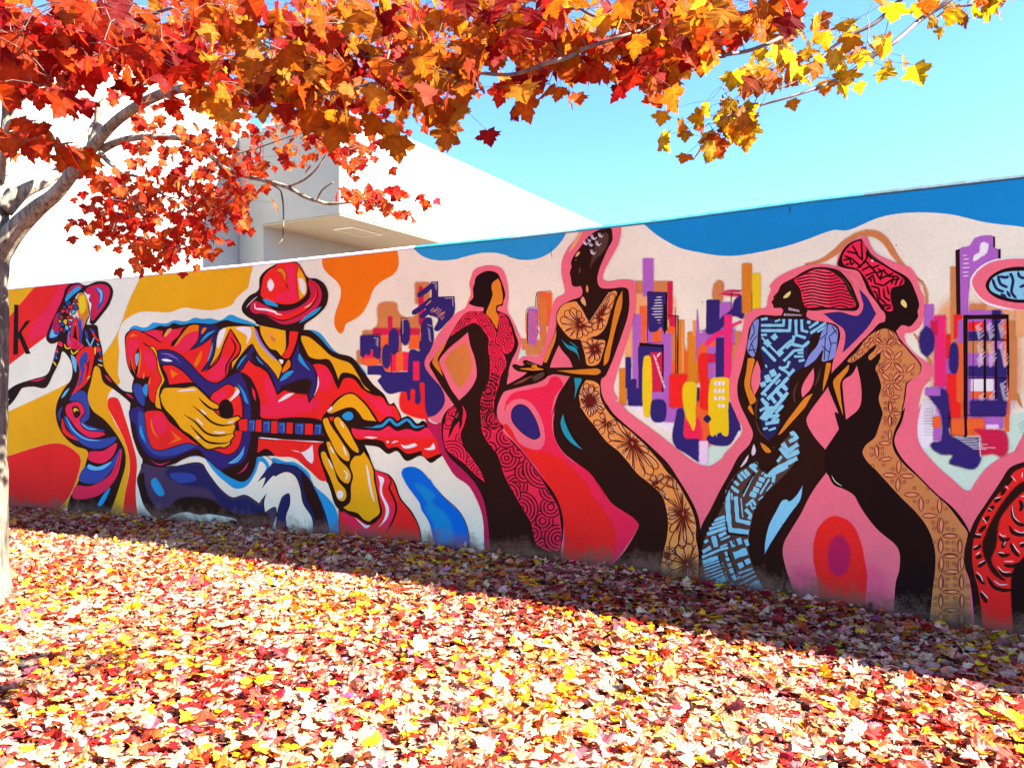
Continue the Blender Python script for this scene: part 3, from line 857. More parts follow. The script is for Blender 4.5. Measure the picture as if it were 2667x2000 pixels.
# ---------- pink halo behind the dancers
halo = Sheet('painted_halo', 190, 'broad pink outline painted round the dancers')
halo.poly('P', 'G 1090,330 1110,280 1180,245 1280,238 1350,265 1385,330 1405,420 1410,520 1402,620 1450,720 1490,830 I 70,880 110,970 130,1010 120,1080 92,1200 130,1160 200,1150 275,1150 320,1080 350,950 390,750 430,650 500,610 495,540 475,450 480,330 530,220 600,130 660,20! 990,20! 985,110 960,200 900,310 840,430 833,490 880,505 1000,490 1110,510 1116,600 1110,760 1060,950 1000,1150 940,1350 925,1440 960,1530 J 640,0 720,30 770,90 900,190 1050,300 1200,420 1330,520 1430,570 1500,570 1600,500 M 360,400 450,300 510,200 490,130 K 1150,1530 1115,1450 1070,1340 1060,1200 1080,1080 1110,950 1140,850 1180,700 1200,600 1280,548 1380,530 1392,460 1420,370 L 345,490 400,420 520,350 650,305 800,290 900,303 945,318 1000,365 1060,450 1110,510 1150,490 1120,430 1040,372 930,330 925,290 960,180 1040,100 1140,60 1190,50 1210,110 1260,190 1370,250 1470,290 1560,320 1620,400 1650,480 O 370,440 395,520 430,600 430,720 400,830 330,880 275,888 285,960 350,1040 430,1100 512,1160 480,1250 420,1330 382,1500 N 770,-30 737,150 742,270 775,350 900,500 1050,630 1150,715 1190,720 1230,660 1330,530 1450,440 1659,345 1900,250! 2300,2800! H 900,2800! H 620,1060 300,640 210,340 170,330 130,290 G 780,1530 850,1450 862,1380 830,1290 750,1200 690,1110 692,1050 740,965 790,850 870,750 960,650 1040,600 1055,560 1085,480 1072,400', 2.0)
halo.poly('t', 'I 600,130 660,60 610,180 540,260', 8)
halo.poly('C', 'H 800,140 860,75 1000,45 1150,0 I 380,1340 440,1330 490,1400 420,1500 390,1659 H 1250,100 1200,240 1195,400 1260,560 1360,660 1500,740 1650,960 J 480,650 640,890 760,970 850,1030 875,1085 840,1160 740,1310 640,1450 600,1560! 60,1560! H 1280,1450 1280,1180 1230,1060 1100,800 900,540 780,390 770,350 830,360 880,470 940,530 1010,560 1090,560 1125,500 1120,400 1080,270 1000,160 900,128 840,150 800,190', 4)
halo.poly('R', 'H 940,545 1030,570 1140,590 1260,640 1400,760 1520,900 J 460,800 580,960 660,1090 680,1200 650,1330 600,1450 590,1600! 0,1600! H 1270,1500 1290,1200 1250,1060 1120,810 980,610', 6)
halo.poly('R', 'H 762,352 790,355 830,385 880,470 935,545 880,500 800,410', 3)
halo.line('R', 20, 'H 800,130 790,190 780,240', soft=True)
halo.poly('P', 'H 840,152 900,128 1000,160 1080,270 1122,400 1122,500 1085,560 1000,552 900,500 850,410 808,352 785,270 800,190', 2)
halo.poly('N', 'H 910,175 970,195 1040,290 1080,400 1086,450 1040,478 980,455 890,380 840,300 850,215', 1.0, ol=5, olc='k')
halo.poly('N', 'L 1120,508! 1190,580 1268,722! 1200,832 1060,982 978,1058! 1000,940 990,860 900,790 812,720! 950,705 1110,737 1157,660 1140,580', 1.0)
halo.poly('p', 'M 960,1400 1200,1380 1700,1400 1750,1900! 960,1900!', 60)
halo.poly('R', 'M 1160,1800! 1160,1520 1122,1300 1130,1150 1180,1020 1280,942 1370,950 1460,1010 1530,1150 1570,1330 1588,1450 1560,1800!', 4)
halo.poly('M', 'M 1350,1100 1430,1180 1440,1320 1400,1430 1330,1460 1270,1400 1250,1270 1280,1150', 26)
# crimson band and blue drop on the left of the dancers
halo.poly('M', 'H 95,290 140,330 190,345 232,330 235,420 262,560 312,640 420,740 520,850 582,960 622,1100 660,1480! 605,1480! 590,1150 540,1000 470,880 350,790 260,650 235,605 200,470 130,390', 2)
halo.poly('b', 'E 1290,830 1310,792 1390,770 1480,800 1600,930 H 130,820 220,940 330,1050 410,1130 460,1250 490,1500! 190,1500! 130,1200 60,1080 E 1480,1150 1340,950', 2)
halo.poly('s', 'E 1420,940 1500,960 1640,1080 H 150,1010 280,1130 330,1250 340,1400 220,1380 160,1200 90,1060 E 1560,1170', 14)
halo.line('k', 6, 'H 180,890 260,980 370,1080 420,1150 460,1250 482,1400')
# ---------- painted lady in a sun hat
la = Sheet('painted_lady', 60, 'slim lady in a wide sun hat and striped dress painted at the left end')
A = 'A'
la.poly('K', 'A 500,340! 555,345 598,350 612,420 632,500 642,600 685,670 760,750 822,768 832,800 885,855 908,905! 840,860 775,800 700,742 640,700 612,610 590,600 562,700 542,790 570,870 650,935 732,1040 770,1120 776,1200 742,1330 690,1480 640,1600! 400,1600! 430,1420 480,1320 530,1200 541,1125 460,1090 380,1010 345,900 355,820 400,735 440,680 446,600 420,540 387,510 372,560 330,650 280,735 200,727 130,742 100,795 52,846 40,830 60,800 35,812 30,790 55,755 105,715 200,682 290,652 320,590 350,480 380,400 440,360')
la.poly('k', 'A 45,760 100,716 160,700 130,745 95,800 52,846 42,832 62,798 36,812')
dr = la.part('dress')
dr.poly('R', 'A 470,540 540,480 582,490 572,600 545,690 510,730 440,782! 480,700 492,620')
dr.poly('B', 'A 490,560 535,510 545,560 520,640 505,700 470,742! 500,650')
dr.poly('R', 'A 520,600 560,560 560,640 530,690 545,640')
dr.poly('X', 'A 440,530 470,560 468,640 455,610')
dr.lines('K', 7, '520,560 545,600 530,680/552,560 540,640', tile=A)
dr.poly('B', 'A 455,770 520,755 555,880 545,930 520,950 600,985 650,1000 560,1000 490,980 490,940 525,890 495,820 430,812')
dr.poly('X', 'A 430,735 400,760 380,800 395,790')
dr.poly('C', 'A 410,842 490,820 525,885 495,930 520,985 640,1008! 655,1020 570,1046 500,1012 440,942 405,885', ol=5)
dr.poly('K', 'A 448,852 480,848 497,900 468,922 452,890'); dr.poly('y', 'A 455,864 468,858 488,878 470,874 460,886')
dr.poly('B', 'A 405,905 480,1005 580,1052 722,1040 690,1082 600,1112 510,1082 440,1012 400,945')
dr.line('X', 9, '410,915 450,990 530,1050 620,1060', tile=A)
dr.line('X', 8, '500,950 545,985 600,990', tile=A)
dr.line('R', 26, '385,925 400,1000 480,1060', 0.4, tile=A)
dr.line('B', 14, '385,850 365,900 372,940', 0.4, tile=A)
dr.poly('C', 'A 550,1132 640,1122 722,1075 700,1150 632,1200 550,1178')
dr.poly('B', 'A 540,1210 620,1222 700,1170 745,1105 720,1200 600,1322 488,1302')
dr.poly('X', 'A 545,1205 600,1222 690,1190 640,1235 570,1242 540,1225')
dr.poly('C', 'A 468,1340 560,1340 680,1270 735,1150 752,1110 745,1200 712,1300 620,1392 500,1422 450,1410')
dr.line('r', 8, '745,1120 730,1200 690,1290', tile=A)
dr.poly('S', 'A 682,1350 640,1392 605,1460 620,1466 655,1420')
dr.poly('C', 'A 415,470 430,420 490,450 520,480 480,500')
dr.lines('C', 26, '365,450 385,480/600,480 620,520', 0.2, tile=A)
dr.lines('X', 9, '350,500 360,520/338,540 355,555/598,460 614,475/605,560 635,575/532,430 560,480/560,480 585,420', 0.2, tile=A)
dr.lines('y', 9, '400,465 410,490 440,490/440,500 450,525 490,500/330,570 350,600/605,590 640,600/588,480 590,530/540,680 560,660', 0.2, tile=A)
dr.lines('B', 14, '528,380 545,440/555,370 590,400/335,560 352,520/615,500 625,540', 0.2, tile=A)
dr.lines('R', 13, '570,390 600,440/345,520 358,490/600,430 612,450/620,545 632,570', 0.2, tile=A)
la.lines('c', 16, '190,692 240,686 280,674/780,768 826,800/650,655 690,700', 0.5, tile=A)
ha = la.part('sun_hat')
ha.poly('K', 'A 393,170 405,125 432,95 482,84 525,104 600,80 662,84 698,130 682,210 630,285 575,345 553,332 548,230 520,152 488,152 460,190 430,280 385,400 365,446 315,463 287,435 302,370 350,265 382,200')
ha.poly('c', 'A 532,128 600,97 658,102 682,135 660,210 610,280 570,322 560,200')
ha.poly('B', 'A 582,115 630,128 645,180 620,240 600,262 616,185 605,140'); ha.poly('X', 'A 598,118 630,138 632,190 618,215 622,160')
ha.poly('M', 'A 420,138 450,105 498,97 512,112 440,160 410,190'); ha.poly('S', 'A 402,192 430,150 490,108 502,120 450,165 408,205')
ha.poly('B', 'A 365,270 322,360 305,425 345,428 372,390 390,300'); ha.poly('M', 'A 355,280 330,330 330,390 370,380 375,300')
ha.poly('X', 'A 325,372 310,425 360,410 340,405')
fa = la.part('face')
fa.poly('G', 'A 478,170 505,148 525,160 548,205 552,285 535,330 515,380 505,440 500,330 470,235')
fa.poly('y', 'A 495,170 520,165 530,250 500,280', 8)
fa.poly('w', 'A 520,138 542,160 558,158 550,195 565,215 560,260 552,335 543,330 552,250 548,205'); fa.line('K', 7, '545,205 553,285 535,330 512,390', 0.1, tile=A)
hr = la.part('hair')
for i, (x, y, q) in enumerate(((440, 235, 24), (470, 238, 22), (418, 262, 20), (455, 266, 18), (390, 262, 18), (400, 238, 15), (380, 300, 20), (405, 330, 22), (424, 300, 16), (385, 345, 18),
                               (430, 335, 18), (415, 365, 20), (380, 375, 16), (425, 215, 20), (465, 200, 18), (372, 325, 12), (440, 300, 12), (400, 385, 14))):
    hr.oval('RBcXRBhy'[i % 8], x, y, q * .9, q * .7, A, i * 40, ol=6, n=10)
hr.lines('B', 12, '492,300 505,380 500,470/430,420 445,360 455,300/480,300 500,420', 0.2, tile=A)
hr.lines('R', 14, '470,290 480,380 490,450/445,420 455,350/462,300 450,400 440,440', 0.2, tile=A)
hr.lines('V', 10, '430,380 425,440 440,460/505,300 512,380', 0.2, tile=A)
hr.lines('c', 14, '450,470 470,490 500,480/460,450 480,480', 0.2, tile=A)

# ---------- lettering
le = Sheet('painted_lettering', 40, 'black letters painted by the tree trunk')
le.poly('k', 'A 88,222! 114,222! 112,528! 82,532!', tile=None)
le.poly('k', 'A 108,402! 160,322! 190,320! 132,392! 190,524! 160,528! 118,428! 108,440!')
le.poly('k', 'A -10,340! 14,338! 12,360! 40,332! 60,338! 58,372! 30,374! 14,400! 12,535! -12,536!')

# ---------- painted guitarist
gu = Sheet('painted_guitarist', 60, 'seated man in a red hat playing a guitar, painted left of the skyline')
gu.poly('S', 'B 145,785 200,742 280,763 330,758 390,713 470,720 530,720 610,688 690,700 740,698 820,662 900,675 980,668 1080,690 1190,630 1270,660 1380,700 1445,725! 1445,760! 1000,800 400,850 200,840')
gu.poly('S', 'C 320,790 400,795 460,830 540,930 600,1000 660,1040! 560,1060 400,900'); gu.poly('S', 'C 780,1080 860,1150 930,1250 900,1260! 800,1130')
gu.poly('K', 'B 110,830 190,778 290,800 380,780 460,745 540,752 600,716 680,735 800,715 900,720 1000,725 1140,685 1220,705 1440,742! 1600,760 C 120,770 270,785 340,790 440,860 560,990 640,1030 780,1070 900,1220 1000,1350 1110,1450 1170,1550 1210,1530! 1280,1659 E 1290,272 1350,248 1400,280 1450,330 1510,298 1610,395! H 230,400 250,600 E 1659,690 1590,732 1490,658 1340,712 1240,610 1150,640 1050,570 910,550! 960,660 1010,790 1160,852 1220,930 1280,1090 1400,1240 1480,1420 1495,1640! 660,1640! 640,1200 520,930 380,840 150,660 0,660 D 1480,680 1440,800 1330,922 1150,850 950,690 800,650 700,690 560,760! 280,760! 280,690 200,500 165,330 152,180 B 155,1560 180,1400 205,1310 160,1230 128,1150 106,1000')
tr = gu.part('trousers')
tr.poly('Q', 'D 605,766! 720,742 830,726 900,742 960,832 1090,1000 1210,1086 1340,1060 1480,1146! 1560,1042! 1530,1140 1542,1232! 1640,1080! E -60,1030 -20,1120 0,1250 D 1660,1250 1600,1420! 1310,1420! 1250,1310 1100,1270 950,1250 880,1260 720,1230 600,1260 480,1310 330,1212 250,1000 232,900 272,790 280,740 450,770', ol=12)
tr.poly('n', 'D 850,740 900,760 960,850 1090,1020 1200,1110 1340,1085 1480,1170 1540,1160 1530,1240 1300,1250 1100,1180 950,1000 700,960 520,850 560,780', 30)
tr.poly('K', 'D 420,1230 560,1180 650,1100 850,1080 1000,1110 1120,1190 1300,1260 1540,1240 1600,1300 1560,1420! 1310,1420! 1250,1300 1100,1265 950,1245 880,1255 720,1225 600,1255 480,1305', 16)
tr.poly('K', 'D 240,880 290,830 310,950 350,1080 420,1200 470,1300 330,1212 250,1000', 16)
tr.poly('B', 'D 560,850 700,830 820,860 840,900 760,930 640,930', 16)
tr.poly('S', 'D 372,920 410,884 470,960 507,1055 462,1072 400,1010', 6)
tr.poly('n', 'E -40,735 150,740 250,800 340,880 400,1000 480,1150 540,1350 570,1560! 380,1560! 370,1300 280,1150 240,960 190,860 105,820 0,862 -40,900', ol=8)
tr.poly('K', 'E 260,830 330,890 400,1020 470,1180 500,1400 440,1420 380,1240 300,1080', 10)
tr.poly('S', 'E -40,680 100,720 180,722 330,832 380,950 520,1080 610,1200 665,1520! 562,1540! 530,1330 470,1150 400,1000 330,880 200,762 0,742 -40,730')
tr.poly('n', 'E 130,1045 80,1060 20,1200 0,1350 10,1500! 125,1500! 97,1290 140,1150', ol=6)
tr.poly('n', 'E -60,1100 0,1020 70,1014 20,1050 -60,1180', ol=5)
gu.poly('W', 'D 607,766! 740,690 850,662 925,685 1030,830 1130,915 1240,950 1330,935 1410,870 1455,720 1490,690! 1540,740 1520,830 1470,920! 1600,860 1680,880! E 0,900 100,830 190,870 235,960 275,1150 365,1310 340,1500! 130,1500! 105,1290 145,1140 130,1042 60,1080 0,1190 D 1640,1180 1545,1235! 1535,1140 1560,1040! 1482,1145! 1340,1058 1210,1084 1090,998 960,830 900,738 830,724', 0)
gu.poly('S', 'D 925,678 1050,780 1200,890 1310,920 1400,852 1452,680 1520,672 1590,772 1530,880 1490,905! 1555,770 1495,715 1450,830 1350,972 1240,996 1130,922 1030,832')
gu.poly('n', 'D 1465,930! 1530,840 1600,760 1660,730 1680,800 1640,850 1590,900 1512,995! 1545,880'); gu.poly('X', 'D 770,670 830,650 880,660 840,668')
# jacket
ja = gu.part('jacket')
ja.poly('R', 'B 290,815! 400,788 470,795 560,790 640,775 760,750 860,745 990,870! 1180,790 1240,850 1292,960 1270,1050 1190,1120 1150,1250 1080,1312 980,1336 890,1290 790,1180 680,1060 560,1000 440,990 380,920')
ja.poly('C', 'B 330,830 420,790 460,830 500,900 420,870', 6); ja.poly('C', 'B 560,790 680,800 600,910 520,880', 6); ja.poly('C', 'B 700,860 860,800 860,860 780,980 700,1010 600,950', 8)
ja.poly('C', 'B 980,1210 1120,1060 1200,1090 1150,1230 1060,1300 960,1310', 12)
ja.poly('K', 'B 485,862! 490,790 440,770 600,745 580,765 540,800 505,862'); ja.poly('f', 'B 545,780 585,772 530,850 500,862')
ja.poly('K', 'B 700,770 660,840 580,920 575,955 620,945 690,860 780,750')
ja.poly('O', 'B 770,745 862,742 868,790 790,808 710,855 650,930 610,955 700,820')
ja.poly('n', 'B 872,745 865,830 848,900 760,1002! 880,950 992,872! 1070,800 1050,745 950,735', ol=6); ja.line('S', 26, '880,915 950,840 1025,795', 0.4, tile='B')
ja.poly('O', 'B 905,770 942,765 925,800 888,832')
ja.poly('n', 'B 1000,880 992,1000 960,1100 882,1218! 960,1180 1010,1060 1040,900 1060,840', ol=6); ja.line('S', 18, '1005,920 990,1010 955,1112', 0.3, tile='B')
ja.line('K', 16, '290,815 400,870 460,910 488,912', 0.3, tile='B')
ja.poly('O', 'B 895,1000 880,1100 830,1170 815,1150 850,1060', 4)
ja.poly('R', 'B 122,850 190,788 280,815 345,865 440,1000 460,1150 492,1250 512,1310 445,1420 412,1540 360,1500 342,1350 330,1262 280,1290 250,1282 210,1250 150,1180 118,1050')
ja.poly('C', 'B 150,900 220,880 240,960 200,1000 160,1100 130,1000', 10); ja.poly('C', 'B 290,1000 360,1010 420,1120 400,1200 330,1160', 10)
ja.poly('O', 'B 150,865 180,828 235,850 200,850')
ja.poly('Y', 'B 285,915! 340,958 400,960 440,1040 460,1150 482,1220 512,1305 472,1380 462,1430 470,1550 482,1605! 420,1580 432,1400 452,1360 480,1300 440,1180 430,1080 380,985', ol=9)
ja.poly('K', 'B 243,965! 255,1050 245,1150 215,1260 185,1240 160,1180 165,1040! 185,1140 210,1200 222,1130 212,1040'); ja.poly('X', 'B 213,1040 242,1020 245,1080 225,1162')
ja.poly('O', 'B 165,1050 185,1150 210,1245! 175,1160'); ja.poly('O', 'B 262,1000 270,1100 245,1250! 240,1180'); ja.poly('O', 'B 300,1220 280,1300 300,1290'); ja.poly('O', 'B 368,1260 345,1350 360,1340')
ja.poly('K', 'B 190,1300 215,1240! 240,1290 275,1270! 310,1300 372,1240! 335,1350 345,1450 400,1570 480,1605! 470,1630 380,1600 300,1500 200,1440 175,1400')
ja.poly('B', 'B 205,1340 260,1350 298,1400 295,1570 240,1520 190,1400', 5); ja.poly('S', 'B 283,1390 332,1338 325,1472')
# shirt, sleeves and collar
ja.poly('R', 'B 1378,1092! 1440,1150 1560,1200 1620,1320 1659,1440 C 0,1455 150,1360 280,1312 320,1450 338,1542! 400,1450 430,1290 372,1145 480,1140 530,1172 640,1395! 700,1282 800,1290 890,1392 1000,1452 1090,1472 1160,1560 1210,1560 1272,1659 E 1278,295 1100,322 1040,302 930,150 780,18 640,60 520,210 470,300 0,285 D 1500,262 1490,100 B 1460,1420 1390,1290 1285,1218!', ol=9)
ja.oval('C', 130, 1580, 330, 90, 'C', -8, 34); ja.oval('C', 1600, 1400, 60, 140, 'B', -10, 26); ja.poly('C', 'C 420,1200 500,1180 580,1300 500,1420 430,1380', 16); ja.poly('C', 'C 900,1460 1060,1500 1180,1600 E 1200,270 1060,200 960,100', 16)
ja.poly('w', 'C 188,1435 100,1452 18,1528 95,1500'); ja.poly('w', 'C 430,1265 440,1350 388,1465 418,1340')
ja.poly('Y', 'C 255,845 330,850 440,930 560,1040 640,1080 760,1122 840,1230 900,1340 1005,1436! 920,1402 850,1300 790,1250 680,1238 640,1312! 540,1100 440,1096 340,1070 290,980 250,890', ol=16)
ja.poly('Y', 'B 1060,835 1120,765 1220,748 1430,748! 1470,840 1560,980 1659,1080 C 60,1170 20,1300! B 1659,1330 1620,1240 1540,1120 1440,1000 1412,930! 1380,952 1260,1100 1200,1205! 1212,1100 1280,1020 1290,950 1240,850 1190,775! 1130,900 1080,1030 955,1192! 1020,1050', ol=8)
ja.poly('w', 'B 1085,790 1140,770 1110,880 1060,980 1050,900', 8); ja.poly('w', 'B 1240,770 1390,765 1400,850 1350,930 1360,850', 8)
ja.lines('K', 15, '1190,778 1110,960 1060,1100 930,1222/1190,860 1240,960 1215,1040 1150,1150 1140,1262/1190,778 1250,880 1294,960 1270,1050 1190,1130 1165,1240', 0.15, tile='B')
ja.line('V', 22, '1440,770 1500,910 1600,1040 1659,1090', 0.1, tile='B'); ja.line('X', 12, '1430,790 1480,910 1590,1040 1659,1100', 0.1, tile='B')
ja.poly('N', 'C 230,910 260,1050 350,1122 402,1200 422,1290 400,1420 338,1535! 318,1400 280,1308 150,1350 0,1430 B 1659,1425 1600,1250 1500,1170 1430,1122 1370,1085! 1300,1200 1250,1225! 1330,1080 1412,930! 1480,1050 1600,1180 1659,1260 C 20,1310 60,1212 150,1192 160,1080 200,990', ol=12)
ja.poly('K', 'B 1400,1060 1440,1000 1470,1080 1600,1230 1650,1400 1560,1220', 8); ja.poly('K', 'C 40,1380 150,1330 280,1290 360,1300 330,1440', 10)
ja.poly('S', 'C 240,1030 228,1090 290,1160 352,1212! 280,1100'); ja.poly('S', 'C 182,1208 110,1222 38,1312 100,1290'); ja.line('S', 20, '1355,1040 1300,1110 1255,1185', 0.4, tile='B'); ja.line('S', 14, '1455,1060 1490,1110 1530,1145', 0.4, tile='B')
hd = gu.part('face')
hd.poly('Y', 'B 1488,728! 1659,768 C 100,790! 100,985 62,1062 0,1000 B 1600,985 1500,830', ol=8); hd.poly('f', 'B 1560,800 1640,850 1655,920 1600,880', 8); hd.poly('g', 'B 1600,850 1650,880 1655,910 1620,900', 14)
hd.poly('R', 'C 140,772! 240,772! 205,930 130,1080 62,1070 120,960 130,860', ol=9)
hd.poly('O', 'C 90,1140 132,1088 152,1160 62,1232 60,1200', ol=7); hd.poly('w', 'C 28,1092 76,1098 60,1142')
# hat
ht = gu.part('hat')
ht.poly('K', 'B 1659,108 1560,168 1492,248 1475,380 1380,440 1308,540 1312,600 1360,650 1440,700 1455,725 C 0,775 100,795 280,795 290,740 420,640 512,540 535,420 500,320 420,262 325,248 270,160 220,95 150,88 0,102')
ht.poly('R', 'B 1659,132 1600,165 1532,240 1512,330 1506,440 1600,490 C 60,522 160,522 240,490 300,440 316,350 300,240 220,110 150,96 0,115'); ht.poly('C', 'C 100,130 190,150 200,300 210,460 100,500 0,450 60,400 130,380', 16)
ht.poly('Y', 'C 230,138! 280,210 315,310 312,420 240,482! 225,380 214,220', ol=6); ht.poly('w', 'C 235,255 270,260 305,340 290,425 262,400 240,330', 8)
ht.poly('O', 'C 0,172 50,148 102,200 100,290 126,372! 80,280 50,205 0,185', ol=6); ht.poly('w', 'B 1600,262 1568,320 1602,392 1640,330', 8)
ht.poly('S', 'B 1518,470! 1560,472 1640,505 C 22,538 15,552 -5,548 B 1560,525')
ht.poly('c', 'B 1442,488 1400,520 1390,570 1420,612 1550,640 1659,702 C 40,722 100,732 220,702 350,622 442,530 470,420 432,320 342,262! 330,300 352,440 250,542 100,592 0,592 B 1600,560 1500,512')
ht.poly('R', 'C 345,300 400,320 400,420 340,510 250,570 120,620 0,620 B 1640,610 1560,600 1620,640 C 0,670 100,680 230,640 360,540 420,440 410,320', 4)
ht.line('K', 12, 'B 1400,640 1500,622 1620,660 C 0,680 90,690 240,630 360,545 425,440 405,310', 0.15)
ht.line('w', 22, 'B 1440,515 1445,565 1500,575 1560,580 1659,610 C 0,620 60,632', 0.3); ht.poly('w', 'C 396,455 365,510 290,562 345,540')
ht.poly('S', 'C 467,548 400,580 300,650 232,722! 330,672 430,602'); ht.line('w', 6, 'B 1350,560 1400,500 1465,445', 0.2)
# guitar
gt = gu.part('guitar')
gt.poly('N', 'B 445,1002 560,995 650,1028 760,1120 870,1240 960,1312 1060,1332 1180,1262 1272,1222 1380,1270 1452,1400 1492,1580 D 1490,260 1470,500 1440,760 1380,882 1310,922 1200,882 1050,782 930,682 820,652 700,692 600,742 450,762 300,702 200,500 165,330 155,190 240,150 305,180 312,300 342,480 402,590 470,602 600,570 750,528 900,560 1050,612 1180,646 1270,570 1312,420 1315,100 B 1300,1510 1240,1382 1170,1342 1060,1400 985,1470 870,1382 790,1300 700,1202 590,1142 470,1140', ol=9)
gt.poly('K', 'B 1300,1230 1380,1275 1450,1400 1490,1580 D 1488,260 1468,500 1440,760 1380,880 1310,918 1200,880 1100,815 1200,760 1320,720 1390,500 1400,200 B 1390,1500 1350,1350', 6)
gt.poly('K', 'D 290,690 440,755 600,738 700,690 820,650 930,680 850,590 700,640 560,690 420,690 330,640 240,480 205,330 170,300 200,500', 8)
gt.poly('B', 'D 250,200 300,230 310,330 340,480 402,590 470,605 600,572 750,530 850,545 700,620 560,660 420,650 320,560 250,420', 6)
gt.poly('R', 'B 490,1162 590,1150 700,1212 810,1325! 560,1352! 530,1250', ol=9); gt.poly('O', 'B 568,1190! 652,1240! 588,1282!', 4)
gt.poly('R', 'D 310,210 420,190 490,205 560,300 700,420 800,500 880,560 750,528 600,568 470,604 395,585 342,480 312,300', ol=9)
gt.poly('C', 'D 400,260 470,240 540,330 520,420 440,440 400,350', 18); gt.poly('O', 'D 378,268! 370,340 400,430 460,482! 405,400'); gt.poly('O', 'D 572,395! 692,490! 535,545! 632,485!')
gt.poly('R', 'B 985,1472 1060,1402 1170,1345 1240,1385 1305,1515 D 1315,300 1312,430 1272,575 1180,645 1050,612 900,540 1000,300', ol=9)
gt.poly('C', 'B 1010,1480 1080,1420 1160,1400 1140,1480 1050,1530', 14)
gt.poly('k', 'D 1075,130 1120,80 1182,88 1222,180 1215,250 1150,272 1085,240', 1.5)
gt.poly('f', 'B 1235,1368! 1275,1385 1190,1520! 1160,1505 1220,1440', ol=5); gt.poly('w', 'B 1272,1395 1285,1430 1180,1528! 1220,1460')
gt.poly('C', 'B 1410,1375! 1440,1420 1452,1520! 1425,1470')
gt.poly('S', 'B 1255,1330! 1330,1420 1380,1550! 1345,1530 1310,1430'); gt.line('V', 12, '475,1030 560,1040 650,1085', 0.4, tile='B'); gt.poly('w', 'B 478,1092 530,1083 592,1108 520,1112'); gt.line('B', 14, '500,1065 600,1070 690,1130', 0.3, tile='B')
gt.poly('S', 'D 268,340 255,420 322,530! 290,420'); gt.poly('X', 'D 1335,560! 1275,655 1165,738! 1260,722 1318,650'); gt.poly('S', 'D 1330,580 1270,680 1200,725 1280,700')
gt.poly('m', 'D 340,682! 450,742 570,718! 460,755'); gt.poly('m', 'D 1382,712! 1320,800 1255,852! 1340,800')
gt.poly('K', 'D 1250,262! 1659,300 E 0,285 480,305 490,495 0,455 D 1659,438 1250,402!')
for i, (q, col) in enumerate((('D 1270,285! 1365,280! 1365,402! 1285,402!', 'R'), ('D 1380,290! 1440,290! 1436,408! 1374,405!', 'B'), ('D 1452,290! 1510,290! 1510,412! 1447,410!', 'R'), ('D 1526,302! 1600,297! 1592,420! 1526,420!', 'B'),
        ('D 1612,302! 1676,302! 1672,428! 1606,425!', 'R'), ('E 26,315! 95,315! 95,430! 20,422!', 'B'), ('E 112,315! 175,320! 170,432! 106,428!', 'R'), ('E 196,326! 290,325! 280,442! 195,432!', 'B'),
        ('E 300,326! 380,330! 380,442! 296,440!', 'R'), ('E 402,336! 470,336! 465,442! 390,442!', 'B'), ('E 486,340! 600,350! 560,452! 480,450!', 'R'))):
    P = gt.poly(col, q)
    if col == 'B':
        x0, y0 = P[:, 0].mean(), P[:, 1].mean()
        gt.ribbon([(x0 - 6, y0 - 9), (x0 + 6, y0 - 10), (x0 + 5, y0 + 10)], 2.6, 'S', 0)
gt.line('w', 12, 'D 1480,472 1659,488 E 100,498 490,516', 0.1)
gt.poly('R', 'D 1478,485! 1659,498 E 0,494 490,524! 440,560 450,680 525,920! 460,912 380,842 260,722 150,672 0,662 D 1610,610 1545,585 1470,625 1475,560')
gt.poly('w', 'E 148,596! 260,622 330,590 376,545! 385,700 370,736 320,702 250,622'); gt.line('K', 7, 'D 1460,655 1560,660 E 0,735 150,735', .2)
gt.poly('R', 'E 765,375! 900,380 1080,396 1150,350 1240,402 1350,380 1440,402 1540,368 1640,400 H 200,400 235,470 255,590 200,612 110,642 60,600 E 1500,612 1350,640 1245,570 1150,582 1100,512 960,492 820,482', ol=6)
gt.poly('C', 'E 765,378 900,382 1080,400 1150,352 1240,405 1350,384 1440,405 1540,370 1660,400 1660,450 1500,470 1250,470 1000,450 800,440', 8)
gt.poly('M', 'H 130,380 200,395 240,480 262,600 225,600 200,500', 4)
gt.line('K', 80, 'E 740,330 900,350 1080,350 1170,290 1240,345 1350,295 1430,365 1540,350', 0.08); gt.line('S', 28, 'E 830,338 950,355 1090,350 1170,285 1240,342 1350,288 1430,362 1525,348', 0.15)
gt.poly('w', 'E 900,465! 960,460 1050,470! 980,482'); gt.poly('w', 'E 1185,530! 1220,505 1262,508! 1220,522'); gt.poly('w', 'E 1285,540! 1330,555 1430,530 1455,550 1380,580 1310,578'); gt.oval('w', 1150, 515, 14, 10, 'E'); gt.poly('w', 'E 1520,585! 1580,575 1620,525! 1638,585 1570,600')
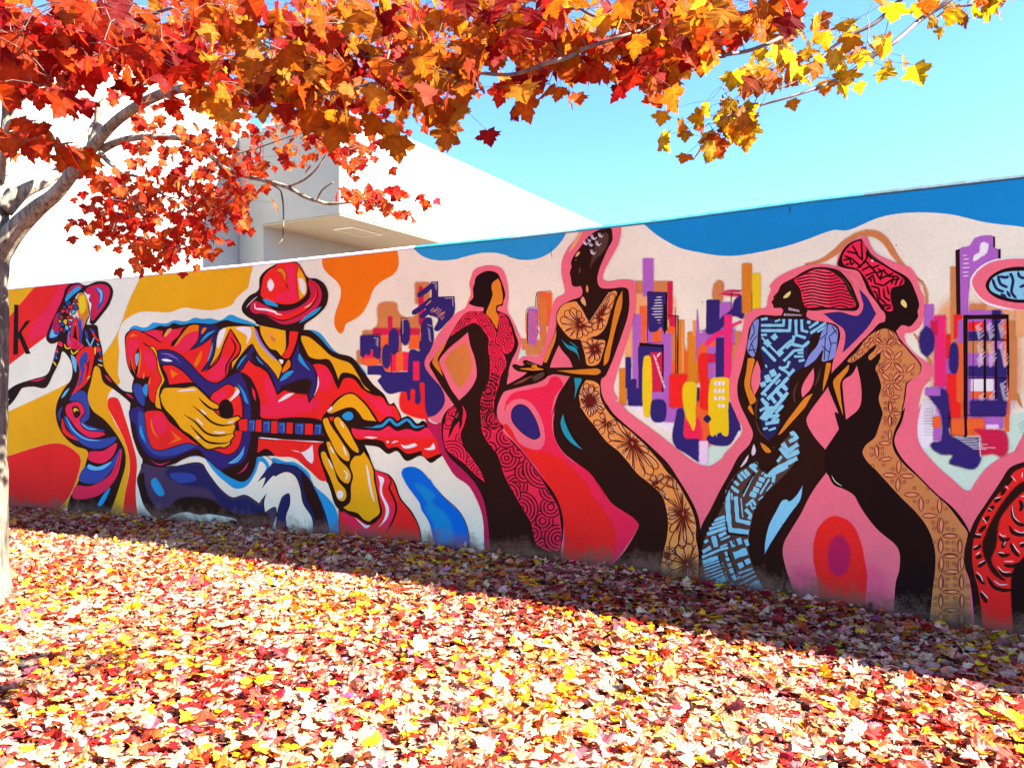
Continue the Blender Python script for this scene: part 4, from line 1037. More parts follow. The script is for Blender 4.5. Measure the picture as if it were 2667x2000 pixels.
# hands
hn = gu.part('hand')
hn.poly('Y', 'B 468,1450 500,1385 600,1375 720,1376 830,1365 900,1425 990,1510 1076,1570 1060,1606 D 1012,178 1080,245 1150,272 1280,250 1296,275 1232,330 1248,352 1242,385 1220,430 1236,450 1192,510 1196,532 1130,577 1080,572 950,592 870,532 780,452 680,382 600,272 530,202 480,120 462,20', ol=15)
hn.lines('K', 22, '865,62 930,130 1010,182 1080,190/805,145 900,222 1000,312 1100,346 1232,335/715,235 830,312 940,422 1050,452 1210,432/780,345 860,432 950,512 1100,532 1195,515', 0.35, tile='D')
hn.lines('w', 30, '880,175 930,225 960,240/1010,408 1080,420 1150,412/1150,322 1200,310 1235,285/830,265 920,350/830,450 880,490', tile='D', soft=True); hn.line('w', 36, '640,1418 760,1405 850,1400', tile='B', soft=True)
h2 = gu.part('hand')
h2.poly('K', 'E 440,575 490,545 470,280 520,205 640,60 780,8 900,90 960,160 1050,320 1000,360 780,370 850,540 910,590 1010,790 1060,1000 1085,1260 1000,1330 950,1362 850,1300 700,1240 620,1180 555,1000 480,780 438,650')
h2.poly('Y', 'E 585,140 640,82 720,28 790,22 860,70 950,170 1000,250 1036,304! 900,285 860,230 800,170 740,165 640,198 565,226 530,214', ol=7); h2.poly('w', 'E 580,145 586,180 548,210 525,203', ol=5)
h2.poly('S', 'E 680,252 730,208 780,214 797,260 770,292 720,292'); h2.poly('R', 'E 545,262! 600,258! 575,310!')
for q in ('E 600,275 640,255 680,290 740,370 800,490 852,590 852,630 800,612 720,522 640,402 595,312', 'E 484,282 530,265 560,330 640,450 720,570 762,650 752,716 700,702 620,622 560,502 500,372',
          'E 520,512 550,508 600,600 660,700 740,780 776,870 742,946 680,922 620,832 570,702 525,562', 'E 463,622 500,610 540,680 600,790 640,910 720,1010 726,1090 690,1127 640,1112 600,1012 550,872 480,722'):
    h2.poly('Y', q, ol=8)
h2.lines('w', 32, '665,300 700,380/690,550 730,670/690,800 735,850 710,920/535,680 590,800/560,560 600,640', tile='E', soft=True); h2.oval('w', 660, 1055, 34, 42, 'E', 0, 8)
h2.poly('Y', 'E 905,612! 950,680 1002,800 1012,900 1050,1100 1068,1250 1000,1308 962,1334 900,1312 840,1250 740,1222 690,1190! 760,1132 770,960 792,870 760,750 812,660 870,652', ol=7)
h2.line('w', 40, '930,740 955,880 970,980 1015,1140', tile='E', soft=True)
sl = gu.part('sleeve')
sl.poly('R', 'E 1015,800! 1160,862 1212,932 1272,1090 1390,1240 1472,1400 1490,1660! 662,1660! 645,1215! 700,1245 840,1295 970,1365 1085,1262 1062,1100 1032,950', ol=8)
sl.poly('C', 'E 1040,850 1140,870 1150,960 1090,960 1110,1060 1200,1150 1220,1250 1130,1420 1050,1380 1130,1300 1120,1180 1060,1040', 10)
sl.poly('C', 'E 680,1230 800,1300 930,1390 1000,1400 980,1480 760,1400', 16)
sl.line('K', 20, 'E 1160,865 1185,930 1165,985 1215,1095 1240,1190 1205,1320 1130,1450', 0.2)
sl.poly('w', 'E 1048,860! 1112,890 1092,990 1100,1060 1162,1190 1150,1290 1050,1402! 1112,1310 1130,1200 1072,1040 1070,930'); sl.poly('w', 'E 812,1290! 930,1372 972,1368 930,1405 880,1362')
# ---------- dancer in crimson swirls
d3 = Sheet('painted_dancer', 200, 'dancer with short dark hair in a crimson dress of swirls, hand on her hip')
G_ = 'G'
d3.poly('K', 'G 1190,637! 1200,605 1120,590 1068,562 1105,520 1104,440 1118,390 1130,340 1200,292 1265,286 1322,312 1342,355 1368,420 1384,500 1368,545 1360,585 1322,592 1312,625! 1345,640 1402,668 1442,740 1472,830 1497,910 1482,970 1442,1050 1412,1150 1396,1272! I 0,1402! 130,1332 200,1285 340,1262! 350,1330 270,1382 150,1412 0,1452! G 1372,1330 1335,1400 1312,1480 1320,1560 1370,1640 H 760,400 870,512 980,642 1100,802 1200,930 1262,1060 1288,1180 1284,1320 1268,1420 1270,1560! 655,1560! 630,1250 600,1100 550,950 470,842 380,722 290,622 250,532 230,402 240,302 285,225 345,182! G 830,1280 760,1160 728,1092 780,1018 860,920 930,800 1010,680 1060,640')
d3.poly('k', 'G 1190,637 1200,605 1120,590 1068,562 1105,520 1104,440 1118,390 1130,340 1200,292 1265,286 1322,312 1335,350! 1270,390 1262,440 1270,490 1250,550 1225,610 1215,650')
d3.poly('P', 'G 1060,815! 1000,868 900,950 822,1040 810,1072 860,1190 920,1312 985,1402! 1060,1332 1110,1262 1136,1190 1122,1050 1082,930')
d3.poly('g', 'G 1040,905 960,950 868,1042 862,1082 900,1162 990,1290 1065,1202 1098,1112 1080,1000', 5)
d3.poly('G', 'G 1322,350! 1272,390 1264,432 1275,482 1256,550 1232,610 1218,652 1260,702 1310,788! 1328,690 1302,622 1312,580 1350,572 1362,512 1352,440 1342,390')
dd = d3.part('swirl_dress')
clip = dd.poly('C', 'G 1050,650 1190,648 1230,682 1290,772 1318,822! 1332,700 1325,648 1382,668 1420,740 1450,842 1462,910 1432,982 1390,1002 1335,955! 1382,1030 1392,1090 1372,1140 1345,1190 1320,1312 1292,1382 1286,1482 1300,1560 1350,1622 H 700,270 745,370 830,490 950,622 1070,782 1170,942 1240,1062 1262,1180 1272,1312 1240,1442 1140,1432 1050,1372 1030,1302 1010,1202 940,1080 850,922 780,792 720,612 650,522 590,422 575,282 570,180 600,30! G 1168,1440 1190,1342 1240,1232 1252,1082 1236,952 1240,872 1180,782 1120,732 1060,752 980,802 912,852! 925,820 990,722')
dd.swirl(clip, [(1440, 930, 62), (1345, 880, 48), (1240, 830, 70), (1290, 990, 70), (1370, 1090, 70), (1280, 1150, 78), (1380, 760, 80), (1070, 640, 60), (1180, 640, 70), (960, 770, 60), (1050, 740, 40),
                (1200, 740, 60), (1230, 1290, 110), (1320, 1220, 60), (1180, 1450, 90), (1270, 1420, 60), (1260, 1560, 95), (1340, 640, 60), (1420, 830, 60), (1240, 910, 60), (1300, 800, 80)], 'G', 20, 6.5)
dd.swirl(clip, [(690, 310, 70), (600, 430, 60), (800, 460, 90), (650, 560, 60), (900, 560, 75), (1120, 720, 180), (800, 640, 110), (700, 720, 60), (800, 950, 120), (960, 760, 90), (1200, 900, 120), (920, 1080, 150), (1180, 1060, 90),
                (1240, 1330, 115), (1020, 1290, 80), (1110, 1180, 90), (1120, 1420, 90), (880, 880, 100), (640, 60, 150), (600, 200, 90)], 'H', 30, 10)
c2_ = dd.poly('C', 'H 360,200 312,212 272,300 252,400 258,482 280,562 350,622 430,682 520,772 612,848! 582,762 502,642 425,522 402,440 440,332 452,252 418,178! 425,250 400,340')
dd.swirl(c2_, [(330, 620, 130), (410, 470, 50), (430, 600, 80), (300, 330, 60), (560, 760, 130), (350, 260, 50)], 'H', 27, 8.5)
d3.lines('K', 26, '400,160 400,260 405,330 395,390/385,190 360,290 340,350 300,460/410,190 390,290 350,360', 0.25, tile='H')
d3.poly('h', 'H 385,240 365,265 350,290 370,290 385,265')
d3.poly('G', 'G 882,898! 830,950 757,1072 770,1102 848,1195! 812,1082 802,1050 850,962')
d3.line('h', 14, 'G 1420,1150 1400,1230', .4, soft=True); d3.poly('h', 'I 60,1400 150,1350 230,1320 150,1375', 8)

# ---------- tall dancer in the flowered dress
d4 = Sheet('painted_dancer', 200, 'tall dancer with a patterned cap and a flowered tan dress, arm held out')
d4.poly('K', 'I 900,40! 780,72 700,130 640,210 580,290 556,350 562,380 547,430 556,480 570,546 602,556 642,550 656,610 640,640 560,670 480,712 436,772 428,900 400,1000 350,1120 305,1235! 240,1215 160,1185 138,1200 155,1228 130,1238 65,1220 48,1236 90,1280 180,1300 150,1330 120,1350! 340,1335! 400,1312 548,1328! 500,1402 450,1480 420,1570 410,1660 J 160,70 138,200 152,330 222,452 330,542 440,622 540,742 640,892 740,962 830,1022 876,1082 850,1150 760,1302 640,1450 590,1620! 1405,1640! 1412,1200 1402,1060 1370,950 1310,832 1230,702 1130,552 1020,442 900,332 780,232 650,112 590,20 I 870,1580 830,1500 815,1420 822,1348 850,1330 900,1230 950,1100 1000,960 1050,800 1062,680 1045,572 1000,560 900,570 810,560 785,500 800,410 840,310 880,220 916,150 910,60!')
d4.poly('P', 'I 452,1060! 390,1200 376,1252! 572,1250! 545,1182 485,1110')
d4.poly('x', 'I 760,330 840,250 880,150 870,90 800,120 740,300 720,400', 14)
wr = d4.part('patterned_cap')
for x, y, q in ((690, 170, 30), (760, 120, 36), (820, 105, 30), (735, 185, 26), (800, 175, 34), (755, 250, 34), (720, 150, 20)):
    for k in range(3):
        wr.line('q', 9 - 2 * k, f'{x-q*.9+k*9},{y-q*.5} {x-q*.6+k*9},{y+q*.5} {x+k*6},{y+q*.8-k*6} {x+q*.6-k*4},{y+q*.2}', 0.3, tile='I')
d4.poly('t', 'I 630,250 605,270 595,300 615,290 635,268'); d4.poly('t', 'I 605,315 595,330 600,328'); d4.poly('h', 'I 635,380 640,420 625,445 630,410'); d4.poly('f', 'I 695,540 688,590 702,608 708,570'); d4.poly('t', 'I 660,640 640,675 685,722 680,670')
fl = d4.part('flowered_dress')
c = fl.poly('f', 'I 590,680! 640,722 700,832 715,862! 800,742 890,612 940,590 955,602 930,682 890,802 850,912 790,972 722,990! 772,1012 850,1020 830,1130 790,1222 700,1230 680,1150 655,1060 640,1012 560,1002 490,932 440,852 440,790 490,712')
ps = lambda n, L, h, a0=0, j=.15: [(a0 + 360 / n * i, L * (1 + j * math.sin(i * 2.3)), h) for i in range(n)]
fl.flower(c, 'I', 640, 880, [(170, 190, 34), (195, 180, 32), (220, 175, 32), (240, 160, 30), (145, 180, 30), (120, 150, 26), (95, 120, 24), (60, 110, 22), (30, 120, 24), (5, 100, 20), (262, 120, 22), (290, 60, 18)], w=8)
fl.flower(c, 'I', 815, 815, [(285, 220, 30), (300, 230, 26), (268, 130, 26), (320, 110, 20), (240, 100, 22), (120, 130, 26), (95, 110, 22), (150, 90, 20), (60, 90, 18), (190, 80, 18)], w=8)
fl.flower(c, 'I', 765, 1095, ps(11, 115, 20, 10), w=8)
fl.line('D', 7, '592,682 640,722 700,832 716,865 800,745 890,615', 0.05, tile='I')
for i in range(11):
    x, y = 605 + i * 9.5, 690 + i * 15.5
    fl.oval('t', x, y, 9, 6, 'I', 30, n=8)
for i in range(13):
    x, y = 730 + i * 13, 845 - i * 19.5
    fl.oval('t', x, y, 9, 6, 'I', -50, n=8)
c = fl.poly('f', 'I 690,1360! 750,1368 800,1400 812,1500 850,1590 900,1659 J 600,80 650,150 800,270 930,390 1000,470 1062,540 1120,622 1200,702 1270,820 1340,960 1372,1080 1372,1200 1392,1302 1392,1560! 1300,1602 1170,1562 1080,1490 1090,1332 1120,1202 1132,1080 1120,960 1080,832 970,722 870,642 780,532 700,442 610,372 500,232 420,132 370,50 I 650,1610 630,1500 650,1422')
fl.flower(c, 'I', 725, 1530, ps(13, 130, 26, 5), w=8)
fl.flower(c, 'J', 825, 375, [(200, 220, 40), (225, 250, 44), (242, 230, 36), (175, 210, 36), (150, 160, 36), (125, 180, 32), (100, 280, 36), (75, 310, 40), (58, 320, 40), (45, 310, 32), (30, 160, 22), (5, 110, 20), (330, 110, 20), (300, 90, 18), (270, 100, 18)], w=8)
fl.flower(c, 'J', 455, 20, ps(12, 130, 24, 8), w=8)
fl.flower(c, 'J', 600, 200, [(0, 90, 24), (60, 110, 24), (120, 110, 24), (180, 110, 24), (240, 90, 20)], w=8)
fl.flower(c, 'J', 1265, 985, [(235, 290, 50), (212, 210, 40), (190, 160, 30), (170, 140, 30), (150, 150, 30), (125, 190, 28), (108, 330, 36), (92, 300, 34), (78, 270, 40), (55, 200, 32), (30, 130, 26), (340, 100, 22), (300, 110, 22), (262, 330, 22)], w=8)
fl.flower(c, 'J', 1030, 740, [(170, 100, 24), (200, 90, 26), (250, 90, 24), (100, 120, 26), (60, 130, 28), (300, 110, 22)], w=8)
fl.flower(c, 'J', 1150, 640, [(60, 150, 30), (90, 120, 26), (130, 110, 26), (20, 110, 22)], w=8)
fl.flower(c, 'J', 1300, 1420, ps(11, 200, 38, 12, .2), w=8)
fl.flower(c, 'J', 1120, 1340, ps(7, 80, 26, 20), w=8)
fl.flower(c, 'J', 1310, 1620, ps(12, 170, 32, 5), w=8)
d4.poly('G', 'I 1006,588! 960,680 930,802 890,1002 850,1152 845,1238! 882,1202 912,1072 952,902 1002,722'); d4.poly('G', 'I 440,1278! 560,1274 700,1265 800,1264 822,1290 790,1312 700,1312 600,1306')
d4.poly('G', 'I 437,925! 400,1022 328,1202 345,1214 392,1112 432,1002'); d4.poly('G', 'I 170,1205 215,1222 262,1226 275,1250 330,1268 240,1278 150,1268 118,1262 210,1252 230,1240')
d4.lines('K', 9, '150,1195 200,1225 260,1232/130,1240 200,1250 250,1262/150,1210 190,1240', 0.4, tile='I')
d4.poly('e', 'I 480,1008! 530,1055 602,1082 642,1205! 612,1132 530,1082'); d4.poly('e', 'I 590,1343! 655,1350 622,1432 592,1525! 600,1432'); d4.poly('e', 'J 230,125! 248,200 292,300 340,372 398,432! 310,382 240,302 208,200'); d4.line('e', 8, '550,1030 600,1065 625,1090', 0.4, tile='I')
d4.poly('x', 'I 230,1340 330,1290 340,1310 250,1370', 10)

# ---------- dancer in pale blue, seen from behind
d5 = Sheet('painted_dancer', 200, 'dancer with streaming crimson hair in a pale blue dress of dark angles')
d5.poly('K', 'L 450,735! 465,690 450,672 382,670 378,645 362,622 385,592 380,578 420,530 450,470 520,430 560,410 620,370 720,325 850,322 950,350 1020,420 1060,480 1100,580 1124,655 1100,692 1000,696 870,686 720,696 678,690! 665,740 700,770 800,788 900,808 936,830 958,900 932,1020 892,1150 880,1252 850,1352 780,1452 700,1562 M 1065,102 1072,150 1130,252 1226,366! 1232,570! 1140,692 1080,792 1010,932 930,1062 870,1172 860,1262 890,1402 942,1560 952,1700! 170,1700! 150,1500 128,1352 128,1150 160,1022 230,892 310,732 400,572 480,422 572,320 602,232 560,122 500,0 L 75,1442 70,1332 108,1180 148,1002 172,850 210,780 270,735 400,738')
d5.poly('P', 'L 240,1122! 200,1232 188,1332 218,1425! 258,1342 274,1252 262,1180'); d5.poly('P', 'L 728,1188! 640,1322 622,1392 632,1445! 700,1372 730,1292')
hr = d5.part('hair')
c = hr.poly('C', 'L 560,432 640,388 740,340 850,345 940,400 1000,470 1040,560 1092,652 960,672 800,662 660,664 632,602 610,502')
for i in range(12):
    y = 350 + i * 27
    hr.line('K', 11, f'560,{y+24} 640,{y+10} 720,{y-6} 800,{y+12} 880,{y+20} 960,{y+4} 1040,{y+26} 1110,{y+34}', 0.1, c, tile='L')
    hr.line('w', 3, f'600,{y+2} 700,{y-14} 800,{y+2} 880,{y+9}', 0.4, c, tile='L', soft=True)
hr.lines('x', 14, '920,390 1000,440 1060,540/980,470 1050,560 1100,640', .3, tile='L', soft=True)
d5.poly('u', 'L 532,525 492,550 464,586 500,582 528,552', 1.5)
for i in range(8): d5.line('q', 6, f'{515+i*12},{668+i*3} {518+i*12},{692+i*2}', 0, tile='L')
for i in range(12): d5.line('q', 6, f'{478+i*13},{718+i*1} {474+i*13},{740}', 0, tile='L')
bl = d5.part('angled_dress')
def bars(region, tile, base, many):
    clip_ = bl.poly(base, region)
    for b in many.replace('\n', '').split(';'):
        q, w_ = b.split('|')
        bl.line('A', float(w_), q, 0, clip_, tile=tile, smooth=False, step=4)
    return clip_
bod = bars('L 268,757 400,772 500,766 650,768 722,788 840,800 820,870 780,882 722,902 692,972 672,1102! 640,1172 560,1242 520,1282 512,1350 505,1402 470,1502 430,1602 M 840,130 770,260 722,272 690,202 660,62 650,0 L 270,1560 268,1452 280,1352 268,1232 300,1180 270,1042 264,902', 'L', 'n', '''275,772 330,762|22;275,822 470,822 470,768|24;275,866 520,868 526,768|26;275,905 325,903|24;395,790 440,772|18;575,772 578,905 660,930|24;625,772 628,865 680,880|24;672,790 700,800|30;
700,890 835,800|24;690,845 770,790|22;760,880 840,830|16;560,910 545,985 640,1005 690,960|26;540,950 420,1055|24;375,905 405,940|52;312,955 350,995|52;490,975 520,1010|52;420,1040 455,1075|56;640,1030 560,1040 470,1130|24;
280,925 440,1090|16;285,1010 400,1130|26;590,1060 640,1060|20;560,1090 640,1090|20;600,1130 650,1120|20;520,1130 500,1180 440,1200|24;430,1180 520,1240|24;560,1200 510,1260|26;285,1190 325,1170|26;365,1205 390,1260|50;320,1250 345,1310|50;285,1310 300,1350|44;
440,1240 270,1430|28;510,1270 330,1460|30;440,1290 400,1330|20;450,1330 510,1390|34;400,1375 460,1440|34;350,1420 400,1490|32;280,1450 340,1540 265,1640|30;505,1400 310,1640|32;500,1470 400,1580|28;470,1550 370,1650|26;440,1620 400,1659|24;310,1480 340,1510|26;295,1400 320,1430|24''')
for b_ in '''650,40 700,10 780,0|24;690,110 780,0|30;750,85 860,55|26;710,145 840,120|30;690,190 730,180|20;740,200 800,180|18'''.split(';'):
    bl.line('A', float(b_.split('|')[1]), b_.split('|')[0], 0, bod, tile='M', smooth=False, step=4)
for col, q in (('a', 'L 205,800 250,768 246,902 240,1002 208,1095 158,1042 178,902'), ('a', 'L 800,880 850,812 930,850 932,950 902,1102 860,1122 802,1132 812,1030 740,1122 650,1182 692,1080 762,992')):
    c = bl.poly(col, q)
    for s_ in ('200,790 220,880 180,950', '250,900 200,960 170,1040', '160,1040 230,1030', '190,970 230,1080', '850,800 840,900 760,960', '930,860 860,920 880,990 850,1130', '800,1000 870,1060', '830,920 820,1120', '940,970 870,980', '890,830 930,900'):
        bl.line('n', 9, s_, 0, c, tile='L', smooth=False)
bars('M 612,470! 700,560 760,540 812,500! 812,470 845,400 838,330 900,260 962,212 998,300 1000,402 950,502 860,602 780,682 700,762 622,882 590,1002 572,1112 562,1202 602,1362 640,1462 702,1562 730,1680! 540,1680! 300,1582 200,1522 165,1382 165,1242 190,1122 260,982 340,822 382,682 470,560 560,510', 'M', 'x', '''880,262 950,222 985,262 915,298|34;850,300 910,380 992,318|38;838,352 905,428 1000,378|40;815,472 850,425|26;985,440 790,540 735,600|38;905,512 785,575 778,650|30;850,605 870,595|24;885,575 905,562|24;925,535 940,522|18;
575,500 640,560|26;615,480 700,568|48;600,490 590,520|20;470,580 515,635|26;500,560 548,612|28;532,540 572,590|28;425,625 480,672|26;392,662 440,705|26;440,705 480,735|30;655,615 705,630|40;630,660 680,675|42;605,705 655,722|42;578,745 632,765|42;
605,595 520,770|11;745,620 665,750|17;770,662 720,722|11;700,580 730,600|26;690,770 650,800|12;545,850 600,800 625,845|22;540,880 585,930 570,965|30;575,815 600,880 640,850|18;
385,715 388,880 402,1058 580,1080|42;455,770 470,975 595,1005|34;500,785 516,950|10;340,760 350,830|11;420,740 425,800|14;
250,985 360,945|26;225,1025 365,975|20;200,1060 370,1005|22;195,1100 372,1040|30;310,1112 372,1080|30;325,1145 405,1112|15;185,1168 215,1145|24;262,1110 285,1205|42;170,1250 240,1208|32;320,1205 382,1182|15;165,1295 335,1222 390,1212|22;
420,1150 437,1205|36;478,1130 497,1182|38;540,1140 560,1195|32;440,1280 552,1240|62;372,1245 385,1280|30;380,1295 395,1325|36;398,1345 410,1375|36;412,1390 428,1430|36;170,1340 312,1292|38;178,1372 325,1322|13;182,1402 345,1345|15;186,1432 350,1372|14;190,1462 356,1402|13;200,1494 370,1425|17;
240,1525 382,1468|52;330,1565 440,1525|34;478,1372 520,1352|46;538,1340 578,1320|42;478,1432 612,1385|17;430,1478 470,1450|48;480,1480 495,1455|12;505,1470 640,1405|16;455,1545 655,1440|14;480,1620 700,1520|100;300,1580 440,1600|40''')
c = None
for q in ('300,1270 370,1470 430,1620', '380,1230 470,1480', '370,980 390,1090 570,1110', '620,560 510,750', '440,1190 420,1120'):
    bl.line('k', 26, q, 0, c, tile='M', smooth=False, soft=True)
d5.lines('K', 40, '480,560 400,690 330,850 250,1000/610,470 660,500 720,560 780,500', 0.1, tile='M', soft=True)
d5.poly('A', 'M 1036,668! 970,770 912,812 905,798 862,800 800,902 740,1022 706,1180 705,1268! 760,1172 850,1032 940,902 1012,802', ol=5, olc='n')
d5.poly('q', 'M 612,320 590,400 600,420 628,390', 2); d5.poly('q', 'M 565,410 530,460 495,520 550,470', 3)
d5.poly('G', 'L 162,1105! 218,1110 197,1222 182,1342 232,1475 M 560,0 612,70 600,20! L 170,1470 132,1332 148,1222'); d5.poly('G', 'L 838,1148! 875,1148 858,1252 808,1394! 812,1322'); d5.poly('G', 'L 722,1408! 660,1442 562,1562 490,1659 M 838,210 820,240 850,225 900,172 1055,0!')
d5.poly('G', 'M 668,308 702,322 762,386 718,392', 1.5)
d5.lines('x', 30, '600,1300 560,1400 570,1500/790,1180 760,1300 730,1350/250,1440 230,1560 240,1640', .4, tile='L', soft=True); d5.lines('x', 26, '620,100 670,220 760,300/700,480 720,500', .4, tile='M', soft=True)

# ---------- dancer in tan with a tall head wrap
d6 = Sheet('painted_dancer', 200, 'dancer with a tall crimson head wrap in a tan dress of small petals')
d6.poly('k', 'L 1140,74! 1060,100 988,160 942,260 935,302 1000,330 1110,356 1160,442 1200,532 1270,622 1310,682 1345,722 1340,790 1300,800 1230,872 1100,1002 980,1132 880,1242 850,1332 890,1452 940,1582 M 1310,40 1345,190! 1226,366! 1232,562 N -30,590 0,650 30,680 92,702 192,762 230,832 300,942 400,1062 552,1192 582,1252 582,1402 550,1520 530,1960! 1200,1960! 1172,1502 1142,1352 1142,1182 1190,1100 1150,1002 1050,872 900,742 750,592 600,432 540,302 552,232 602,132 632,0 L 1500,1560 1522,1432 1540,1322 1642,1240 1660,1180 1652,1150 1562,1042 1470,932 1440,872! 1492,820 1560,832 1602,790 1632,742 1625,702 1640,652 1602,520 1542,412 1400,330 1300,262 1210,190')
d6.poly('P', 'L 1102,1168! 1060,1242 982,1302 982,1402 1008,1635! 1122,1532 1142,1422 1132,1302')
hw = d6.part('head_wrap')
c = hw.poly('C', 'L 1130,95 1060,120 1000,182 975,242 992,300 1100,332 1170,402 1222,502 1290,622 1372,702 1412,692 1392,592 1402,502 1500,470 1512,432 1402,352 1302,292 1202,232 1172,132')
for q in ('1000,180 1090,200 1150,260 1140,100', '990,220 1060,250 1130,310', '1060,130 1110,210', '1180,130 1190,240 1120,330', '970,260 1040,250 1060,320', '1100,330 1180,270 1230,330 1300,300', '1140,350 1220,310 1270,370 1350,340', '1160,400 1260,360 1300,420 1420,370', '1180,440 1240,390 1260,460 1330,480 1400,430 1480,420', '1210,480 1290,500 1300,590 1360,640', '1230,520 1270,540 1290,620 1350,690',
          '1330,500 1340,580 1400,620', '1330,350 1380,400 1460,400', '1360,480 1380,560', '1420,390 1400,470', '1460,400 1430,480', '1280,330 1320,360 1300,440', '1080,270 1060,300', '1210,400 1230,450', '1000,300 1040,290', '1310,650 1400,650', '1340,690 1410,660', '1500,420 1470,480'):
    hw.line('k', 17, q, 0.05, c, tile='L', smooth=False)
hw.line('x', 22, '1180,130 1230,220 1330,290', .4, tile='L', soft=True); hw.oval('q', 1235, 265, 12, 9, 'L', 20, 2)
d6.poly('u', 'L 1500,598 1532,640 1526,672 1480,632 1484,608', 1)
td = d6.part('petal_dress')
c = td.poly('T', 'L 1340,848! 1270,870 1180,942 1100,1050 1020,1132 1060,1142 1140,1092 1220,1020 1272,980! 1258,1030 1200,1090 1212,1122 1260,1090 1312,1028! 1302,1112 1262,1192 1290,1262 1312,1352 1290,1452 1322,1562 N 440,50 402,180 370,262 290,332 265,390 300,462 380,542 480,652 600,782 722,902 802,1002 862,1122 892,1252 892,1402 872,1562 835,1960! 1197,1960! 1182,1552 1152,1402 1142,1202 1172,1090 1100,982 1000,852 880,742 740,602 620,492 540,382 520,300 540,202 590,90 612,-30 L 1500,1502 1512,1402 1532,1312 1622,1260 1652,1192 1640,1152 1562,1062 1470,952 1430,890 1390,860')
def cross(cx, cy, L, h, tile, rot, clip, wd=7):
    x0, y0, sc = TILE[tile]
    for k in range(4):
        a = math.radians(rot + 90 * k)
        f = lambda t, q: f'{cx+L*t*math.cos(a)-h*q*math.sin(a):.1f},{cy+L*t*math.sin(a)+h*q*math.cos(a):.1f}'
        mx, my = cx + L * .55 * math.cos(a), cy + L * .55 * math.sin(a)
        tx, ty = cx + L * .98 * math.cos(a), cy + L * .98 * math.sin(a)
        if inside(clip, x0 + mx / sc, y0 + my / sc) and inside(clip, x0 + tx / sc, y0 + ty / sc):
            td.poly('j', ' '.join((f(.1, 0) + '!', f(.35, .8), f(.6, 1), f(.85, .7), f(1, 0) + '!', f(.85, -.7), f(.6, -1), f(.35, -.8))), 0, wd, 'D', tile=tile)
        b = a + math.pi / 4
        for rr in (.55,):
            x, y = cx + L * rr * math.cos(b), cy + L * rr * math.sin(b)
            if inside(clip, x0 + x / sc, y0 + y / sc): td.oval('j', x, y, 10, 12, tile, 0, 0, wd * .8, 'D', n=8)
for x, y, L, h, r in ((1340, 1000, 105, 15, 45), (1250, 920, 80, 13, 40), (1080, 1080, 62, 12, 20), (1160, 1020, 80, 13, 45), (1410, 1130, 120, 17, 45), (1515, 1240, 120, 18, 45), (1400, 1310, 115, 16, 40), (1380, 1450, 95, 14, 350), (1385, 1580, 100, 14, 0), (1430, 930, 90, 14, 50), (1290, 1190, 60, 10, 45)):
    cross(x, y, L, h, 'L', r, c)
for x, y, L, h, r in ((505, 65, 110, 14, 0), (500, 180, 105, 14, 0), (390, 308, 120, 16, 2), (395, 455, 125, 16, -6), (575, 590, 135, 18, 3), (770, 755, 145, 18, 0), (930, 935, 150, 18, 0), (940, 1105, 150, 18, 2), (1105, 1110, 145, 17, 0), (940, 1280, 145, 18, 0), (1105, 1285, 140, 16, 0), (945, 1425, 140, 17, 0), (1120, 1420, 140, 16, 3), (940, 1590, 130, 16, 0), (1120, 1590, 140, 16, 0), (1270, 790, 90, 14, 0), (940, 1750, 130, 15, 0), (1120, 1750, 140, 15, 2), (940, 1890, 120, 15, 0), (1120, 1890, 130, 15, 0)):
    cross(x, y, L, h, 'N', r, c)
d6.poly('G', 'L 1035,1158! 970,1222 900,1302 920,1402 985,1600! 962,1402 962,1312 1032,1202')
d6.line('w', 5, 'N 0,590 30,640 90,680', 0.3)

# ---------- dancer in red at the right edge, and the blue patterned head above
d7 = Sheet('painted_dancer', 200, 'dancer in a red and black dress cut off by the right edge of the picture')
d7.poly('K', 'N 1690,462! 1540,520 1450,650 1330,830 1230,982 1182,1100 1150,1202 1140,1352 1190,1502 1250,2100! 2420,2400! 2460,1900 2380,1300 2200,820 1950,540')
c = d7.poly('R', 'N 1690,505! 1570,562 1482,700 1390,802 1322,902 1262,1020 1222,1150 1210,1302 1232,1452 1262,1562 1330,2100! 2380,2400! 2410,1900 2330,1320 2160,860 1930,590')
d7.poly('K', 'N 1690,620! 1600,670 1500,782 1390,952 1320,1100 1295,1200 1330,1332 1400,1450 1500,1500 1380,1330 1420,1200 1450,980 1560,820 1690,700!', 8)
for q in ('1555,850 1570,960 1620,1010 1690,1020', '1530,1020 1560,1080 1620,1100 1690,1095', '1440,1110 1480,1150 1540,1130', '1430,1240 1470,1280 1540,1270', '1540,1170 1570,1240 1620,1290', '1620,800 1640,860 1620,900', '1440,1400 1500,1450 1570,1440', '1340,1460 1400,1550 1500,1580 1560,1570', '1240,1440 1290,1500 1320,1530', '1260,1380 1330,1330', '1480,1360 1560,1370 1640,1340', '1280,1600 1340,1690', '1490,1160 1470,1220', '1620,1200 1690,1180', '1500,700 1460,760', '1460,780 1400,820', '1400,850 1350,900', '1360,940 1310,990', '1330,1020 1270,1080', '1290,1120 1210,1110', '1290,1190 1220,1230', '1300,1280 1240,1300', '1560,600 1500,680'):
    d7.line('K', 34, q, 0.25, tile='N')
